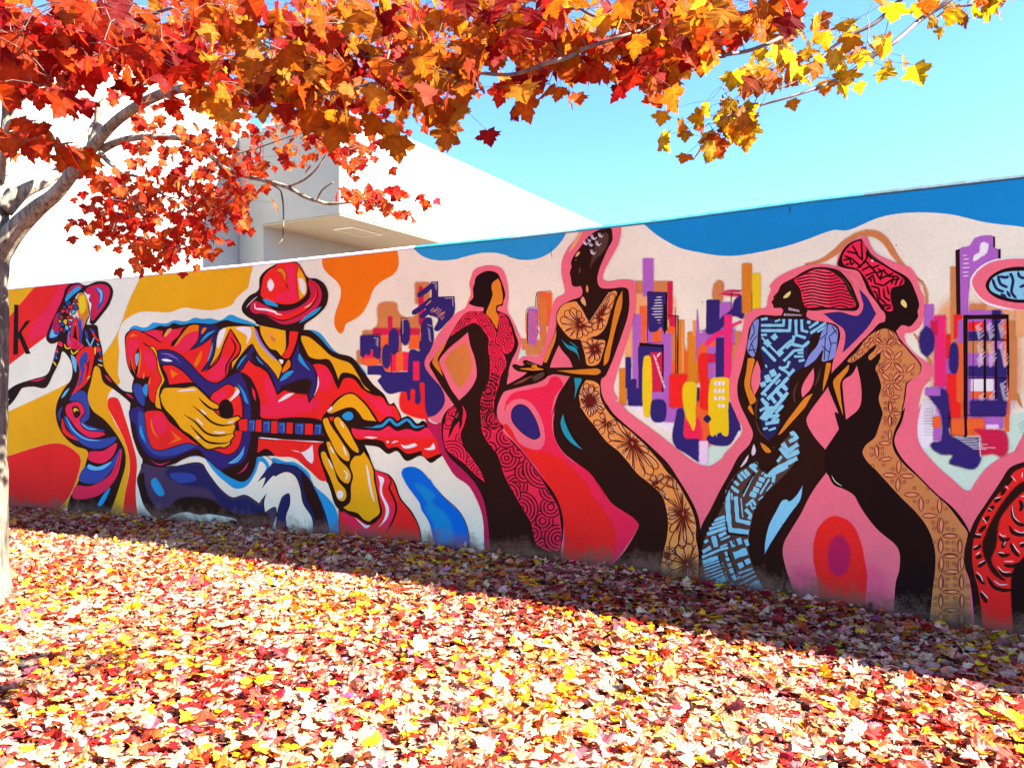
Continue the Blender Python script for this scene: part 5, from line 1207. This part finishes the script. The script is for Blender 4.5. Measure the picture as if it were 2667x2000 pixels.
for q in ('1555,850 1575,950 1625,995', '1575,1055 1620,1080 1690,1078', '1445,1085 1470,1110 1505,1110', '1430,1250 1490,1260', '1560,1175 1590,1220 1625,1260', '1405,790 1460,775', '1350,870 1385,890', '1300,950 1335,1000', '1240,1095 1290,1100', '1220,1215 1262,1190', '1240,1275 1280,1245', '1265,1350 1320,1320', '1430,1370 1480,1420 1540,1420', '1400,1495 1450,1530 1515,1528', '1245,1420 1280,1450 1305,1505', '1290,1585 1350,1650', '1490,1330 1570,1330', '1480,1195 1500,1155', '1620,1175 1690,1160', '1550,595 1590,640', '1495,675 1525,705', '1640,610 1645,560', '1630,770 1690,765'):
    d7.line('w', 7, q, 0.25, tile='N')
d7.poly('k', 'N 1720,1250 1620,1330 1560,1420 1545,1560 1590,2200! 2150,2300! 2180,1800 2080,1400 1900,1230', 6)
h8 = Sheet('painted_head', 200, 'oval head with a pale blue pattern ringed in pink at the right edge')
h8.poly('w', 'O 795,490 830,400 930,320 1060,285 1260,280 1500,300! 1500,720! 1229,705 1000,680 880,620', 3)
h8.poly('P', 'O 812,485 850,400 950,325 1080,295 1240,290 1500,320! 1500,690! 1229,700 1050,672 900,615', 2)
h8.poly('k', 'O 920,505 950,440 1030,385 1130,358 1250,355 1420,380 1500,470 1500,560 1400,620 1250,642 1120,635 1000,598 940,550')
c = h8.poly('A', 'O 950,505 975,450 1050,405 1140,390 1260,390 1400,420 1460,480 1440,560 1360,600 1250,615 1130,610 1020,575 965,545')
h8.lines('n', 24, '975,450 1010,530 1070,555/1020,420 1040,490 1100,520/1110,390 1140,460 1130,560 1170,610/1180,390 1190,430 1240,450/1000,580 1060,580 1090,600/1090,545 1120,600/1190,520 1260,490/1230,560 1260,620/1030,430 1080,440 1110,430', 0.05, clip=c, tile='O')

for s_ in (bg, c1, c2, c3, c4, halo, la, le, gu, d3, d4, d5, d6, d7, h8):
    s_.build(wall)
# ------------------------------------------------------------------ leaf shapes
HALF = [(0.10, -0.07), (0.27, -0.05), (0.43, -0.07), (0.40, 0.07), (0.46, 0.15), (0.58, 0.20), (0.74, 0.30), (0.64, 0.37), (0.66, 0.48), (0.53, 0.47), (0.45, 0.55), (0.33, 0.49), (0.33, 0.62), (0.37, 0.73), (0.23, 0.73), (0.18, 0.85), (0.07, 0.96)]
HALF_LO = [(0.18, -0.08), (0.44, -0.05), (0.46, 0.12), (0.70, 0.28), (0.60, 0.48), (0.38, 0.50), (0.36, 0.68), (0.17, 0.80)]
def leaf_shape(half, seed, curl):
    """maple leaf: stalk end at the origin, tip at (0,1,0), face +Z, folded on the midrib; -> verts, triangles"""
    r = random.Random(seed)
    V, T = [], []
    mid = [(0, 0.0), (0, 0.25), (0, 0.5), (0, 0.78), (0, 1.05)]
    fold, droop, twist = r.uniform(0.05, 0.5) * curl, r.uniform(-0.2, 0.5) * curl, r.uniform(-0.4, 0.4) * curl
    edge = r.uniform(-0.35, 0.45) * curl
    def z(x, y):
        return fold * abs(x) + droop * (y * y) * .45 + twist * x * y + edge * x * x * 1.1 + 0.04 * curl * math.sin(9 * x + 7 * y + seed)
    for x, y in mid: V.append((x, y, z(x, y)))
    for sgn in (1, -1):
        jit = [(x * (1 + r.uniform(-.10, .10)), y + r.uniform(-.03, .03)) for x, y in half]
        n0 = len(V)
        for x, y in jit: V.append((sgn * x, y, z(x, y)))
        ring = [0] + [n0 + i for i in range(len(half))] + [4, 3, 2, 1]
        P = [Vector((V[i][0], V[i][1], 0)) for i in ring]
        for t in tessellate_polygon([P]):
            a, b, c = (ring[i] for i in t)
            n = (Vector(V[b]) - Vector(V[a])).cross(Vector(V[c]) - Vector(V[a]))
            T.append((a, b, c) if n.z > 0 else (a, c, b))
    return np.array(V), np.array(T)
HI = [leaf_shape(HALF, i, 0.6) for i in range(6)]
LO = [leaf_shape(HALF_LO, 20 + i, 1.0) for i in range(5)]
DRY = [leaf_shape(HALF_LO, 40 + i, 0.7 + .3 * (i % 5)) for i in range(8)]
DRYHI = [leaf_shape(HALF, 60 + i, 1.15) for i in range(8)]

def frame(axis, normal):
    """3x3 with columns side, axis (tip direction), face normal"""
    a = axis / np.linalg.norm(axis)
    n = normal - a * (a @ normal)
    n /= max(np.linalg.norm(n), 1e-6)
    return np.stack([np.cross(a, n), a, n], 1)

def join_leaves(name, shapes, items, mat, parent=None):
    """items = (shape index, 3x3 incl. size, position, colour): all into one mesh"""
    Vs, Fs, Cs, n0 = [], [], [], 0
    for k, (SV, ST) in enumerate(shapes):
        it = [q for q in items if q[0] == k]
        if not it: continue
        M_ = np.array([q[1] for q in it]); P_ = np.array([q[2] for q in it]); C_ = np.array([q[3] for q in it])
        V = np.einsum('nij,vj->nvi', M_, SV) + P_[:, None, :]
        F = ST[None] + (np.arange(len(it)) * len(SV))[:, None, None] + n0
        c = np.repeat(C_[:, None, :], len(SV), 1)
        # veins and margin: tip and margin a little different from the middle
        e = (np.hypot(SV[:, 0], SV[:, 1] - .4) / .6)[None, :, None]
        c = c * (1.06 - 0.16 * e) * np.where(np.abs(SV[:, 0]) < .01, 1.22, 1.0)[None, :, None]
        Vs.append(V.reshape(-1, 3)); Fs.append(F.reshape(-1)); Cs.append(np.concatenate([c, np.ones(c.shape[:2] + (1,))], -1).reshape(-1, 4))
        n0 += len(it) * len(SV)
    return mesh_np(name, np.concatenate(Vs), np.concatenate(Fs), 3, np.concatenate(Cs), [mat])

def single_mesh(name, shape, col, mat):
    SV, ST = shape
    e = (np.hypot(SV[:, 0], SV[:, 1] - .4) / .6)[:, None]
    c = np.array(col)[None] * (1.06 - 0.16 * e) * np.where(np.abs(SV[:, 0]) < .01, 1.22, 1.0)[:, None]
    return mesh_np(name, SV, ST.reshape(-1), 3, np.concatenate([c, np.ones((len(SV), 1))], 1), [mat])

def place_leaf(o, M3, p):
    m = Matrix([[*M3[0], p[0]], [*M3[1], p[1]], [*M3[2], p[2]], [0, 0, 0, 1]])
    o.matrix_world = m

# ------------------------------------------------------------------ the maple
tp = at(-34, 1560, 5.76)
tree = empty('maple_tree', (tp.x, tp.y, 0), 'maple tree at the left edge with red, orange and yellow leaves overhanging the wall', 'tree')
def limb(name, pts, sides=10, rough=0.0, mat=M_LIMB):
    """pts = (px, py, width in pixels, depth)"""
    c = [(*at(x, y, d), w * d / FPX * .5) for x, y, w, d in pts]
    q = spline(c, 6)
    path = [p[:3] for p in q]; rad = [max(p[3], 0.0015) for p in q]
    V, F = tube(path, rad, sides)
    if rough:
        V = [Vector(v) + Vector((math.sin(v.z * 9 + i), math.cos(v.z * 7 + i * 2), 0)) * rough * 0.3 for i, v in enumerate(V)]
    link(name, pymesh(name, V, F, [mat], True), tree)
    return [(np.array(p[:3]), p[3]) for p in q]
SK = []
V, F = tube([p[:3] for p in spline([(tp.x - .03, tp.y, -.25), (tp.x - .02, tp.y, 0.02), (tp.x, tp.y, .16), (tp.x, tp.y, .5), (tp.x + .0, tp.y, 1.2), (tp.x + .01, tp.y, 2.0), (tp.x + .03, tp.y - .02, 2.62), (tp.x + .04, tp.y, 2.9)], 6)],
            list(np.interp(np.arange(43), [0, 6, 12, 18, 24, 30, 36, 42], [.21, .185, .150, .136, .132, .128, .132, .11])), 16)
V = [v + Vector((math.cos(i * 2.4), math.sin(i * 1.7), 0)) * (0.006 + 0.03 * max(0, .25 - v.z)) for i, v in enumerate(map(Vector, V))]
link('trunk', pymesh('trunk', V, F, [M_BARK], True), tree)
D0 = 5.74
SK += limb('limb', [(-25, 690, 66, D0), (35, 605, 54, D0), (95, 545, 44, 5.7), (150, 500, 36, 5.65), (225, 405, 30, 5.55), (290, 328, 27, 5.4), (350, 282, 27, 5.3), (410, 250, 26, 5.1), (470, 232, 24, 4.8), (560, 230, 20, 4.4), (640, 246, 17, 3.9)])
SK += limb('limb', [(600, 236, 18, 4.1), (640, 246, 17, 3.9), (720, 248, 14, 3.4), (800, 244, 13, 3.0), (880, 240, 13, 2.9), (1000, 213, 12, 2.85), (1100, 200, 12, 2.85), (1210, 186, 11, 2.8)], 8, mat=M_TWIG)
SK += limb('limb', [(-30, 640, 70, D0), (-5, 560, 52, 5.8), (4, 470, 40, 5.9), (14, 380, 32, 6.0), (20, 280, 28, 6.0), (10, 150, 26, 5.9), (-10, 0, 26, 5.6), (60, -260, 30, 5.0), (500, -520, 34, 4.4), (1100, -560, 34, 3.9), (1700, -470, 32, 3.5), (2300, -260, 26, 3.3), (2620, -120, 18, 3.2)])
SK += limb('limb', [(8, 545, 50, D0), (60, 500, 36, 5.8), (120, 470, 30, 5.9), (180, 420, 22, 6.1), (260, 300, 12, 6.4), (330, 180, 8, 6.6)])
SK += limb('limb', [(235, 392, 26, 5.52), (258, 330, 27, 5.6), (262, 285, 27, 5.65), (300, 248, 25, 5.7), (360, 218, 22, 5.75), (430, 198, 20, 5.8), (480, 175, 16, 5.8), (600, 110, 12, 5.7), (740, 60, 8, 5.5)], 8)
SK += limb('limb', [(262, 392, 22, 5.55), (300, 372, 20, 5.5), (350, 360, 17, 5.45), (430, 358, 15, 5.4), (495, 368, 13, 5.3), (545, 405, 12, 5.25), (600, 447, 12, 5.2), (685, 470, 11, 5.1), (748, 488, 11, 5.0), (796, 514, 10, 4.95), (830, 525, 9, 4.9), (855, 531, 9, 4.9), (905, 529, 6, 4.85), (960, 522, 4, 4.8)], 7)
SK += limb('limb', [(262, 400, 16, 5.5), (285, 425, 13, 5.45), (312, 450, 10, 5.4), (330, 500, 7, 5.35), (355, 545, 6, 5.3), (380, 570, 5, 5.3), (392, 592, 3, 5.3)], 6)
SK += limb('limb', [(312, 450, 9, 5.4), (370, 465, 7, 5.3), (400, 490, 6, 5.25), (430, 510, 5, 5.2), (470, 520, 3, 5.2)], 6)
SK += limb('limb', [(620, 452, 5, 5.2), (715, 485, 5, 5.05), (735, 515, 5, 5.0), (738, 580, 4, 5.0), (735, 622, 4, 5.0), (722, 638, 2, 5.0)], 5)
SK += limb('limb', [(748, 488, 7, 5.0), (790, 470, 6, 4.9), (825, 440, 5, 4.85), (850, 400, 3, 4.8)], 5)
SK += limb('limb', [(825, 522, 5, 4.9), (840, 495, 5, 4.85), (868, 475, 3, 4.8)], 5)
SK += limb('limb', [(545, 405, 6, 5.25), (640, 395, 4, 5.2), (760, 355, 3, 5.1), (850, 330, 3, 5.0)], 5)
SK += limb('limb', [(800, 244, 9, 3.0), (740, 190, 10, 3.1), (700, 150, 8, 3.6), (660, 60, 8, 3.6), (620, -20, 8, 3.6)], 7, mat=M_TWIG)
SK += limb('limb', [(1000, 213, 8, 2.85), (1008, 160, 6, 2.9), (1030, 60, 5, 3.3)], 6, mat=M_TWIG)
SK += limb('limb', [(1210, 186, 10, 2.8), (1330, 195, 10, 2.72), (1425, 165, 13, 2.62), (1480, 150, 12, 2.62), (1530, 125, 11, 2.64), (1620, 95, 8, 2.6), (1700, 70, 5, 2.7)], 7, mat=M_TWIG)
SK += limb('limb', [(1400, -20, 8, 3.0), (1450, 25, 8, 2.95), (1505, 22, 8, 2.9), (1540, 40, 9, 2.88), (1600, 60, 8, 2.85), (1640, 75, 4, 2.8)], 6, mat=M_TWIG)
SK += limb('limb', [(2080, -60, 18, 3.35), (2060, 70, 12, 3.3), (2030, 100, 11, 3.2), (1960, 130, 10, 3.15), (1900, 142, 10, 3.1), (1848, 150, 8, 3.05), (1780, 160, 4, 3.0)], 7, mat=M_TWIG)
SK += limb('limb', [(2560, -80, 18, 3.25), (2474, 0, 14, 3.25), (2400, 50, 13, 3.25), (2330, 110, 12, 3.2), (2268, 150, 11, 3.2), (2215, 188, 9, 3.2), (2153, 220, 8, 3.15), (2060, 252, 7, 3.1), (1975, 276, 6, 3.1), (1900, 300, 5, 3.05), (1870, 320, 3, 3.05)], 7, mat=M_TWIG)
SK += limb('limb', [(2420, -60, 14, 3.3), (2340, 5, 11, 3.3), (2280, 60, 11, 3.3), (2210, 95, 10, 3.3), (2150, 140, 7, 3.3), (2100, 200, 5, 3.25), (2000, 240, 4, 3.2)], 7, mat=M_TWIG)
SK += limb('limb', [(2660, -60, 10, 3.4), (2560, 5, 8, 3.4), (2480, 20, 6, 3.4), (2440, 45, 4, 3.4)], 6, mat=M_TWIG)
SK += limb('limb', [(20, 280, 24, 6.0), (120, 200, 16, 5.0), (220, 100, 12, 4.0), (330, 60, 10, 3.4), (450, 20, 8, 3.2)], 7, mat=M_TWIG)
SK += limb('limb', [(4, 470, 18, 5.9), (20, 330, 14, 4.4), (70, 340, 9, 3.6), (130, 375, 7, 3.3), (190, 372, 4, 3.2)], 6, mat=M_TWIG)

def inpoly(poly, n):
    P = np.array(poly, float); lo, hi = P.min(0), P.max(0); out = []
    while len(out) < n:
        q = rng.uniform(lo, hi)
        if inside(P, *q): out.append(q)
    return np.array(out)

RED = [(186, 20, 6), (202, 32, 10), (214, 50, 14), (224, 70, 20), (156, 14, 12), (232, 90, 24)]
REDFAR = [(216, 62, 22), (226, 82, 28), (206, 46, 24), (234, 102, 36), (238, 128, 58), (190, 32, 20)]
ORA = [(232, 130, 24), (226, 112, 22), (238, 146, 30), (214, 74, 22), (206, 48, 20), (176, 26, 24), (240, 164, 44), (222, 98, 22), (228, 120, 26)]
ORR = [(224, 104, 20), (216, 72, 20), (196, 40, 18), (172, 24, 22), (232, 130, 24), (236, 154, 36), (228, 118, 22)]
YEL = [(238, 178, 20), (244, 196, 30), (228, 140, 22), (216, 112, 24), (240, 186, 50), (206, 92, 30)]
# polygon in the photograph, depth range, clusters, leaves a cluster, leaf length, colours, spread
REG = [
 ([(0, 0), (430, -20), (430, 150), (330, 215), (230, 150), (130, 215), (60, 235), (0, 225)], (2.7, 3.4), 62, (3, 5), (.06, .092), RED, .075),
 ([(15, 340), (90, 300), (160, 360), (270, 345), (262, 440), (170, 420), (120, 455), (30, 430)], (2.9, 3.4), 9, (2, 3), (.075, .10), RED[2:4] + [(212, 88, 26)], .06),
 ([(420, -30), (1320, -30), (1330, 250), (1180, 290), (1060, 260), (900, 270), (760, 250), (640, 290), (540, 230), (440, 150)], (2.7, 3.5), 118, (3, 5), (.06, .094), ORA, .075),
 ([(820, 250), (1000, 280), (1060, 320), (1190, 310), (1230, 330), (1100, 350), (960, 330), (830, 290)], (2.8, 3.1), 8, (1, 2), (.085, .105), ORA[:3], .04),
 ([(1300, -30), (1830, -30), (1830, 120), (1760, 160), (1640, 190), (1560, 160), (1440, 230), (1330, 200)], (2.6, 3.2), 64, (3, 5), (.06, .094), ORR, .07),
 ([(1800, -30), (2060, -30), (2040, 60), (1960, 100), (1830, 110)], (2.9, 3.3), 12, (2, 4), (.07, .1), ORR[1:4] + YEL[2:4], .07),
 ([(1990, 60), (2120, 30), (2270, 20), (2310, 80), (2320, 130), (2260, 170), (2150, 200), (2020, 240), (1890, 310), (1840, 290), (1880, 220), (1990, 150)], (2.95, 3.5), 34, (2, 4), (.05, .085), YEL, .085),
 ([(1860, 300), (1980, 290), (1990, 330), (1880, 360), (1815, 360)], (3.0, 3.2), 7, (2, 3), (.055, .08), YEL, .06),
 ([(2300, -40), (2667, -40), (2660, 5), (2560, 10), (2470, 30), (2400, 20)], (3.2, 3.6), 15, (2, 3), (.045, .07), YEL, .05),
 ([(0, -30), (1150, -30), (1200, 280), (1000, 330), (900, 350), (720, 380), (560, 300), (420, 120), (300, 170), (0, 210)], (4.8, 6.6), 230, (3, 6), (.05, .078), REDFAR, .10),
 ([(220, 470), (300, 420), (440, 390), (560, 430), (640, 520), (640, 580), (560, 610), (480, 640), (420, 670), (350, 640), (290, 610), (215, 570)], (5.0, 5.8), 108, (3, 6), (.05, .08), REDFAR, .10),
 ([(290, 270), (520, 250), (640, 330), (580, 410), (420, 390), (310, 370)], (4.9, 5.5), 22, (2, 4), (.05, .08), REDFAR, .09),
 ([(320, 640), (440, 640), (440, 690), (350, 690)], (5.1, 5.4), 6, (2, 4), (.05, .078), REDFAR, .07),
 ([(480, 320), (700, 340), (700, 470), (600, 460)], (5.0, 5.6), 24, (2, 4), (.05, .078), REDFAR, .08),
 ([(700, 330), (880, 340), (960, 380), (1000, 440), (930, 430), (840, 400), (740, 400)], (4.6, 5.2), 22, (2, 4), (.046, .074), REDFAR, .07),
 ([(900, 480), (1000, 450), (1090, 500), (1080, 530), (1050, 570), (980, 590), (955, 560), (890, 520)], (4.6, 4.95), 17, (2, 4), (.046, .074), REDFAR, .07),
 ([(1140, 500), (1175, 495), (1175, 505)], (4.7, 4.8), 1, (1, 2), (.05, .06), [(214, 70, 84)], .03),
 ([(160, 590), (230, 560), (240, 600), (180, 625)], (5.1, 5.4), 3, (1, 2), (.06, .08), REDFAR, .05),
 ([(1705, 220), (1730, 222), (1730, 240), (1715, 240)], (3.0, 3.05), 1, (2, 2), (.09, .10), YEL[2:4], .05),
 ([(-420, -60), (0, -60), (0, 400), (-420, 300)], (4.8, 6.4), 34, (3, 5), (.07, .10), REDFAR, .1),
]
nodes, leaves = [], []
for poly, dr_, n, kk, sz, pal, spread in REG:
    for q in inpoly(poly, n):
        d = rng.uniform(*dr_)
        nodes.append((np.array(at(q[0], q[1], d)), int(rng.integers(kk[0], kk[1] + 1)), sz, pal, spread, d))
# grow twigs: each cluster is tied to the nearest wood
skp = np.array([s[0] for s in SK])
todo = list(range(len(nodes)))
NP = np.array([n[0] for n in nodes])
best = np.full(len(nodes), 1e9); par = [None] * len(nodes)
for i in todo:
    dd_ = np.linalg.norm(skp - NP[i], axis=1); j = int(dd_.argmin()); best[i] = dd_[j]; par[i] = skp[j]
TV, TF = [], []
def add_tube(path, rad, sides):
    V, F = tube(path, rad, sides, False)
    b = len(TV)
    TV.extend(V); TF.extend([tuple(b + q for q in f) for f in F])
done = np.zeros(len(nodes), bool)
for _ in range(len(nodes)):
    m = np.where(done, 1e9, best); i = int(m.argmin()); done[i] = True
    a, b = par[i], NP[i]
    L = np.linalg.norm(b - a)
    if L > 0.02:
        mid = (a + b) / 2 + rng.normal(0, .06 * L, 3) + np.array([0, 0, .05 * L])
        r0 = min(.002 + .003 * L, .006)
        add_tube([a, a * .4 + mid * .6, mid, b], [r0, r0 * .85, r0 * .7, .0016], 4)
    dn = np.linalg.norm(NP - b, axis=1)
    upd = (dn * 1.05 < best) & ~done
    best[upd] = dn[upd] * 1.05
    for k in np.where(upd)[0]: par[k] = b
sunv = np.array(SUN_DIR)
for c, k, sz, pal, spread, d in nodes:
    base_col = pal[int(rng.integers(len(pal)))]
    for _ in range(k):
        L = rng.uniform(*sz)
        off = rng.normal(0, spread, 3) * np.array([1, 1, .55]) + np.array([0, 0, -.02])
        p = c + off
        ax = np.array([0, 0, -1.0]) + rng.normal(0, .42, 3)
        view = np.array([0, 0, EYE]) - p; view /= np.linalg.norm(view)
        nm = rng.normal(0, 1, 3) * np.array([1, 1, .6]) + view * rng.choice([1.5, 0.4, -1.2])
        M3 = frame(ax, nm) * L
        col = base_col if rng.random() < .45 else pal[int(rng.integers(len(pal)))]
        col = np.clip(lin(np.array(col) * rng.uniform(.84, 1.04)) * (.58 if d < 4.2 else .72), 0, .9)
        leaves.append((L / max(p[1], .5), p, M3, col))
        pm = (c + p) / 2 + np.array([0, 0, .012]) + rng.normal(0, .006, 3)
        add_tube([c, pm, p], [.0011, .0009, .0009], 3)
o = link('twigs', pymesh('twigs', TV, TF, [M_TWIG], True), tree)
o['kind'] = 'stuff'
# the 300 that show largest are leaves of their own, the others one crown
def in_view(p):
    x = CX + p[0] / p[1] * FPX; y = CY - (p[2] - EYE) / p[1] * FPX
    return -20 < x < 2687 and -60 < y < 1000
order = sorted(range(len(leaves)), key=lambda i: -(leaves[i][0] * in_view(leaves[i][1])))
pal_cache = {}
for r_, i in enumerate(order[:300]):
    s_, p, M3, col = leaves[i]
    key = (r_ % 6, tuple(np.round(col, 1)))
    if key not in pal_cache:
        pal_cache[key] = single_mesh('leaf', HI[r_ % 6], col, M_LEAF)
    o = bpy.data.objects.new('leaf', pal_cache[key]); COL.objects.link(o)
    o.parent = tree
    o.matrix_parent_inverse = Matrix.Translation(tree.location).inverted()
    M_ = M3
    o.matrix_basis = Matrix([[*M_[0], p[0]], [*M_[1], p[1]], [*M_[2], p[2]], [0, 0, 0, 1]])
rest = [(int(rng.integers(6)), leaves[i][2], leaves[i][1], leaves[i][3]) for i in order[300:]]
o = link('foliage', join_leaves('foliage', HI, rest, M_LEAF), tree)
o['kind'] = 'stuff'

# ------------------------------------------------------------------ fallen leaves
FALL = [('cream', (216, 174, 134), .27), ('pink', (208, 128, 106), .19), ('tan', (192, 124, 82), .13), ('yellow', (232, 172, 24), .09), ('maroon', (136, 22, 16), .09),
        ('orange', (204, 98, 30), .08), ('rusty', (134, 56, 34), .08), ('crimson', (170, 36, 28), .05), ('mauve', (150, 82, 82), .05)]
names = [f[0] for f in FALL]; fc = np.array([f[1] for f in FALL], float); fw = np.array([f[2] for f in FALL]); fw /= fw.sum()
def scatter(n, d_lo, d_hi, u_lo, u_hi, power=1.0):
    u = rng.uniform(u_lo, u_hi, n)
    d = d_lo + (d_hi - d_lo) * rng.uniform(0, 1, n) ** power
    return u, d
items = []
def add_fallen(u, d, lift, big=1.0):
    for k in range(len(u)):
        z = float(ground_z(u[k], d[k])) + lift[k]
        p = np.array(uv_pt(u[k], d[k], z))
        th = rng.uniform(0, 2 * math.pi)
        ti = abs(rng.normal(0, .27)) if rng.random() < .9 else rng.uniform(.6, 1.4)
        ph = rng.uniform(0, 2 * math.pi)
        nm = np.array([math.sin(ti) * math.cos(ph), math.sin(ti) * math.sin(ph), math.cos(ti) * rng.choice([1, -1])])
        L = (.034, .044, .054, .064, .082)[int(rng.choice(5, p=[.14, .28, .30, .2, .08]))] * rng.uniform(.88, 1.12) * big
        n1_ = math.sin(1.3 * u[k] + .9 * math.sin(1.1 * d[k])) * math.cos(1.7 * d[k] + .6 * u[k]); n2_ = math.sin(2.3 * u[k] - 1.9 * d[k] + 1) * math.sin(.8 * u[k] + 2.6 * d[k])
        w_ = fw * np.exp(np.array([.5 * n1_ - .3 * n2_, -.3 * n1_, .2 * n2_, 1.0 * n2_, -1.0 * n1_, .8 * n2_, -.8 * n1_ - .5 * n2_, -.9 * n1_, -.6 * n2_]))
        ci = int(min(np.searchsorted(np.cumsum(w_), rng.random() * w_.sum()), len(fc) - 1))
        col = np.clip(lin(np.clip(fc[ci] * rng.uniform(.82, 1.12) + rng.normal(0, 8, 3), 5, 245)), 0, .85)
        M3 = frame(np.array([math.cos(th), math.sin(th), rng.normal(0, .15)]), nm) * L
        items.append((p, M3, col, ci, L))
# only where the picture and a step to either side can see the ground
def seen(u, d, mx=850):
    p = EU[None] * u[:, None] + EN[None] * (WALL_C + d)[:, None]
    x = CX + p[:, 0] / np.maximum(p[:, 1], .3) * FPX
    y = CY + EYE / np.maximum(p[:, 1], .3) * FPX
    return (p[:, 1] > .8) & (x > -mx) & (x < 2667 + mx) & (y < 2400)
u, d = scatter(176000, .02, 6.2, -13.5, 7.8)
ok = seen(u, d)
u, d = u[ok], d[ok]
print('fallen leaves', len(u))
add_fallen(u, d, rng.uniform(-.012, .03, len(u)))
u, d = scatter(2600, .01, .35, -11, 5.5)
add_fallen(u, d, rng.uniform(.0, .06, len(u)))
sizes = []
for p, M3, col, ci, L in items:
    x = CX + p[0] / max(p[1], .3) * FPX; y = CY - (p[2] - EYE) / max(p[1], .3) * FPX
    vis = 10 < x < 2657 and 1000 < y < 1990 and p[2] > float(ground_z(0, 0)) - 1
    face = abs(M3[:, 2] @ (np.array([0, 0, EYE]) - p)) / L / np.linalg.norm(np.array([0, 0, EYE]) - p)
    sizes.append(L / p[1] * (.35 + face) * vis * (1 if p[2] > -.5 else 0))
order = np.argsort(-np.array(sizes))
big = set(order[:300].tolist())
cache = {}
top300 = order[:300]
TP = np.array([items[i][0] for i in top300])
def pix(p): return np.array([CX + p[0] / p[1] * FPX, CY - (p[2] - EYE) / p[1] * FPX])
seen_labels = {}
for r_, i in enumerate(top300):
    p, M3, col, ci, L = items[i]
    p = p + np.array([0, 0, .012])
    key = (r_ % 8, ci, int(col[0] * 8))
    if key not in cache: cache[key] = single_mesh('fallen_leaf', DRYHI[r_ % 8], col, M_DRY)
    o = bpy.data.objects.new('fallen_leaf', cache[key]); COL.objects.link(o)
    o.matrix_basis = Matrix([[*M3[0], p[0]], [*M3[1], p[1]], [*M3[2], p[2]], [0, 0, 0, 1]])
    c0, c1_ = pix(p), pix(p + M3[:, 1])
    v = c1_ - c0
    a_ = math.degrees(math.atan2(-v[1] * 2.2, v[0]))
    tip = ('right', 'up-right', 'away', 'up-left', 'left', 'down-left', 'forward', 'down-right')[int(((a_ + 22.5) % 360) // 45)]
    pose = 'upright' if abs(M3[2, 2]) / L < .6 else ('tilted' if abs(M3[2, 2]) / L < .93 else 'flat')
    fx = int(c0[0] / 2667 * 9); place = ('far left', 'well left', 'left', 'mid left', 'centre', 'mid right', 'right', 'well right', 'far right')[min(max(fx, 0), 8)]
    near = np.linalg.norm(TP - items[i][0], axis=1); near[r_] = 9
    nb = names[items[top300[int(near.argmin())]][3]]
    row = 'bottom edge' if c0[1] > 1880 else ('low down' if c0[1] > 1760 else 'further back')
    an = 'an' if nb[0] == 'o' else 'a'
    lab = f'{pose} {names[ci]} maple leaf pointing {tip} beside {an} {nb} one, {place} {row}'
    if lab in seen_labels:
        near[int(near.argmin())] = 9
        n2 = names[items[top300[int(near.argmin())]][3]]
        lab = f'{pose} {names[ci]} leaf pointing {tip} between {nb} and {n2} ones, {place} {row}'
    seen_labels[lab] = 1
    tag(o, lab, 'leaf', 'maple leaves fallen in the foreground')
rest = [(int(rng.integers(8)), M3, p, col) for i, (p, M3, col, ci, L) in enumerate(items) if i not in big]
o = link('leaf_litter', join_leaves('leaf_litter', DRY, rest, M_DRY))
tag(o, 'thick litter of red, pink, cream and yellow maple leaves covering the ground', 'leaf litter', kind='stuff')
# fallen stalks between the leaves
SV, SF = [], []
for _ in range(1500):
    u = rng.uniform(-9, 5); d = rng.uniform(.3, 5)
    z = float(ground_z(u, d)) + rng.uniform(.012, .04)
    p = np.array(uv_pt(u, d, z)); a = rng.uniform(0, 6.28); L = rng.uniform(.05, .11)
    q = p + np.array([math.cos(a) * L, math.sin(a) * L, rng.uniform(-.01, .03)])
    V, F = tube([p, (p + q) / 2 + np.array([0, 0, .012]), q], [.0011, .0011, .0014], 3, False)
    b = len(SV); SV.extend(V); SF.extend([tuple(b + k for k in f) for f in F])
m_st = plain('leaf_stalk', (0.36, 0.13, 0.07), .6, 20, .3)
o = link('leaf_stalks', pymesh('leaf_stalks', SV, SF, [m_st], True))
tag(o, 'thin reddish leaf stalks strewn over the leaf litter', 'leaf stalks', kind='stuff')
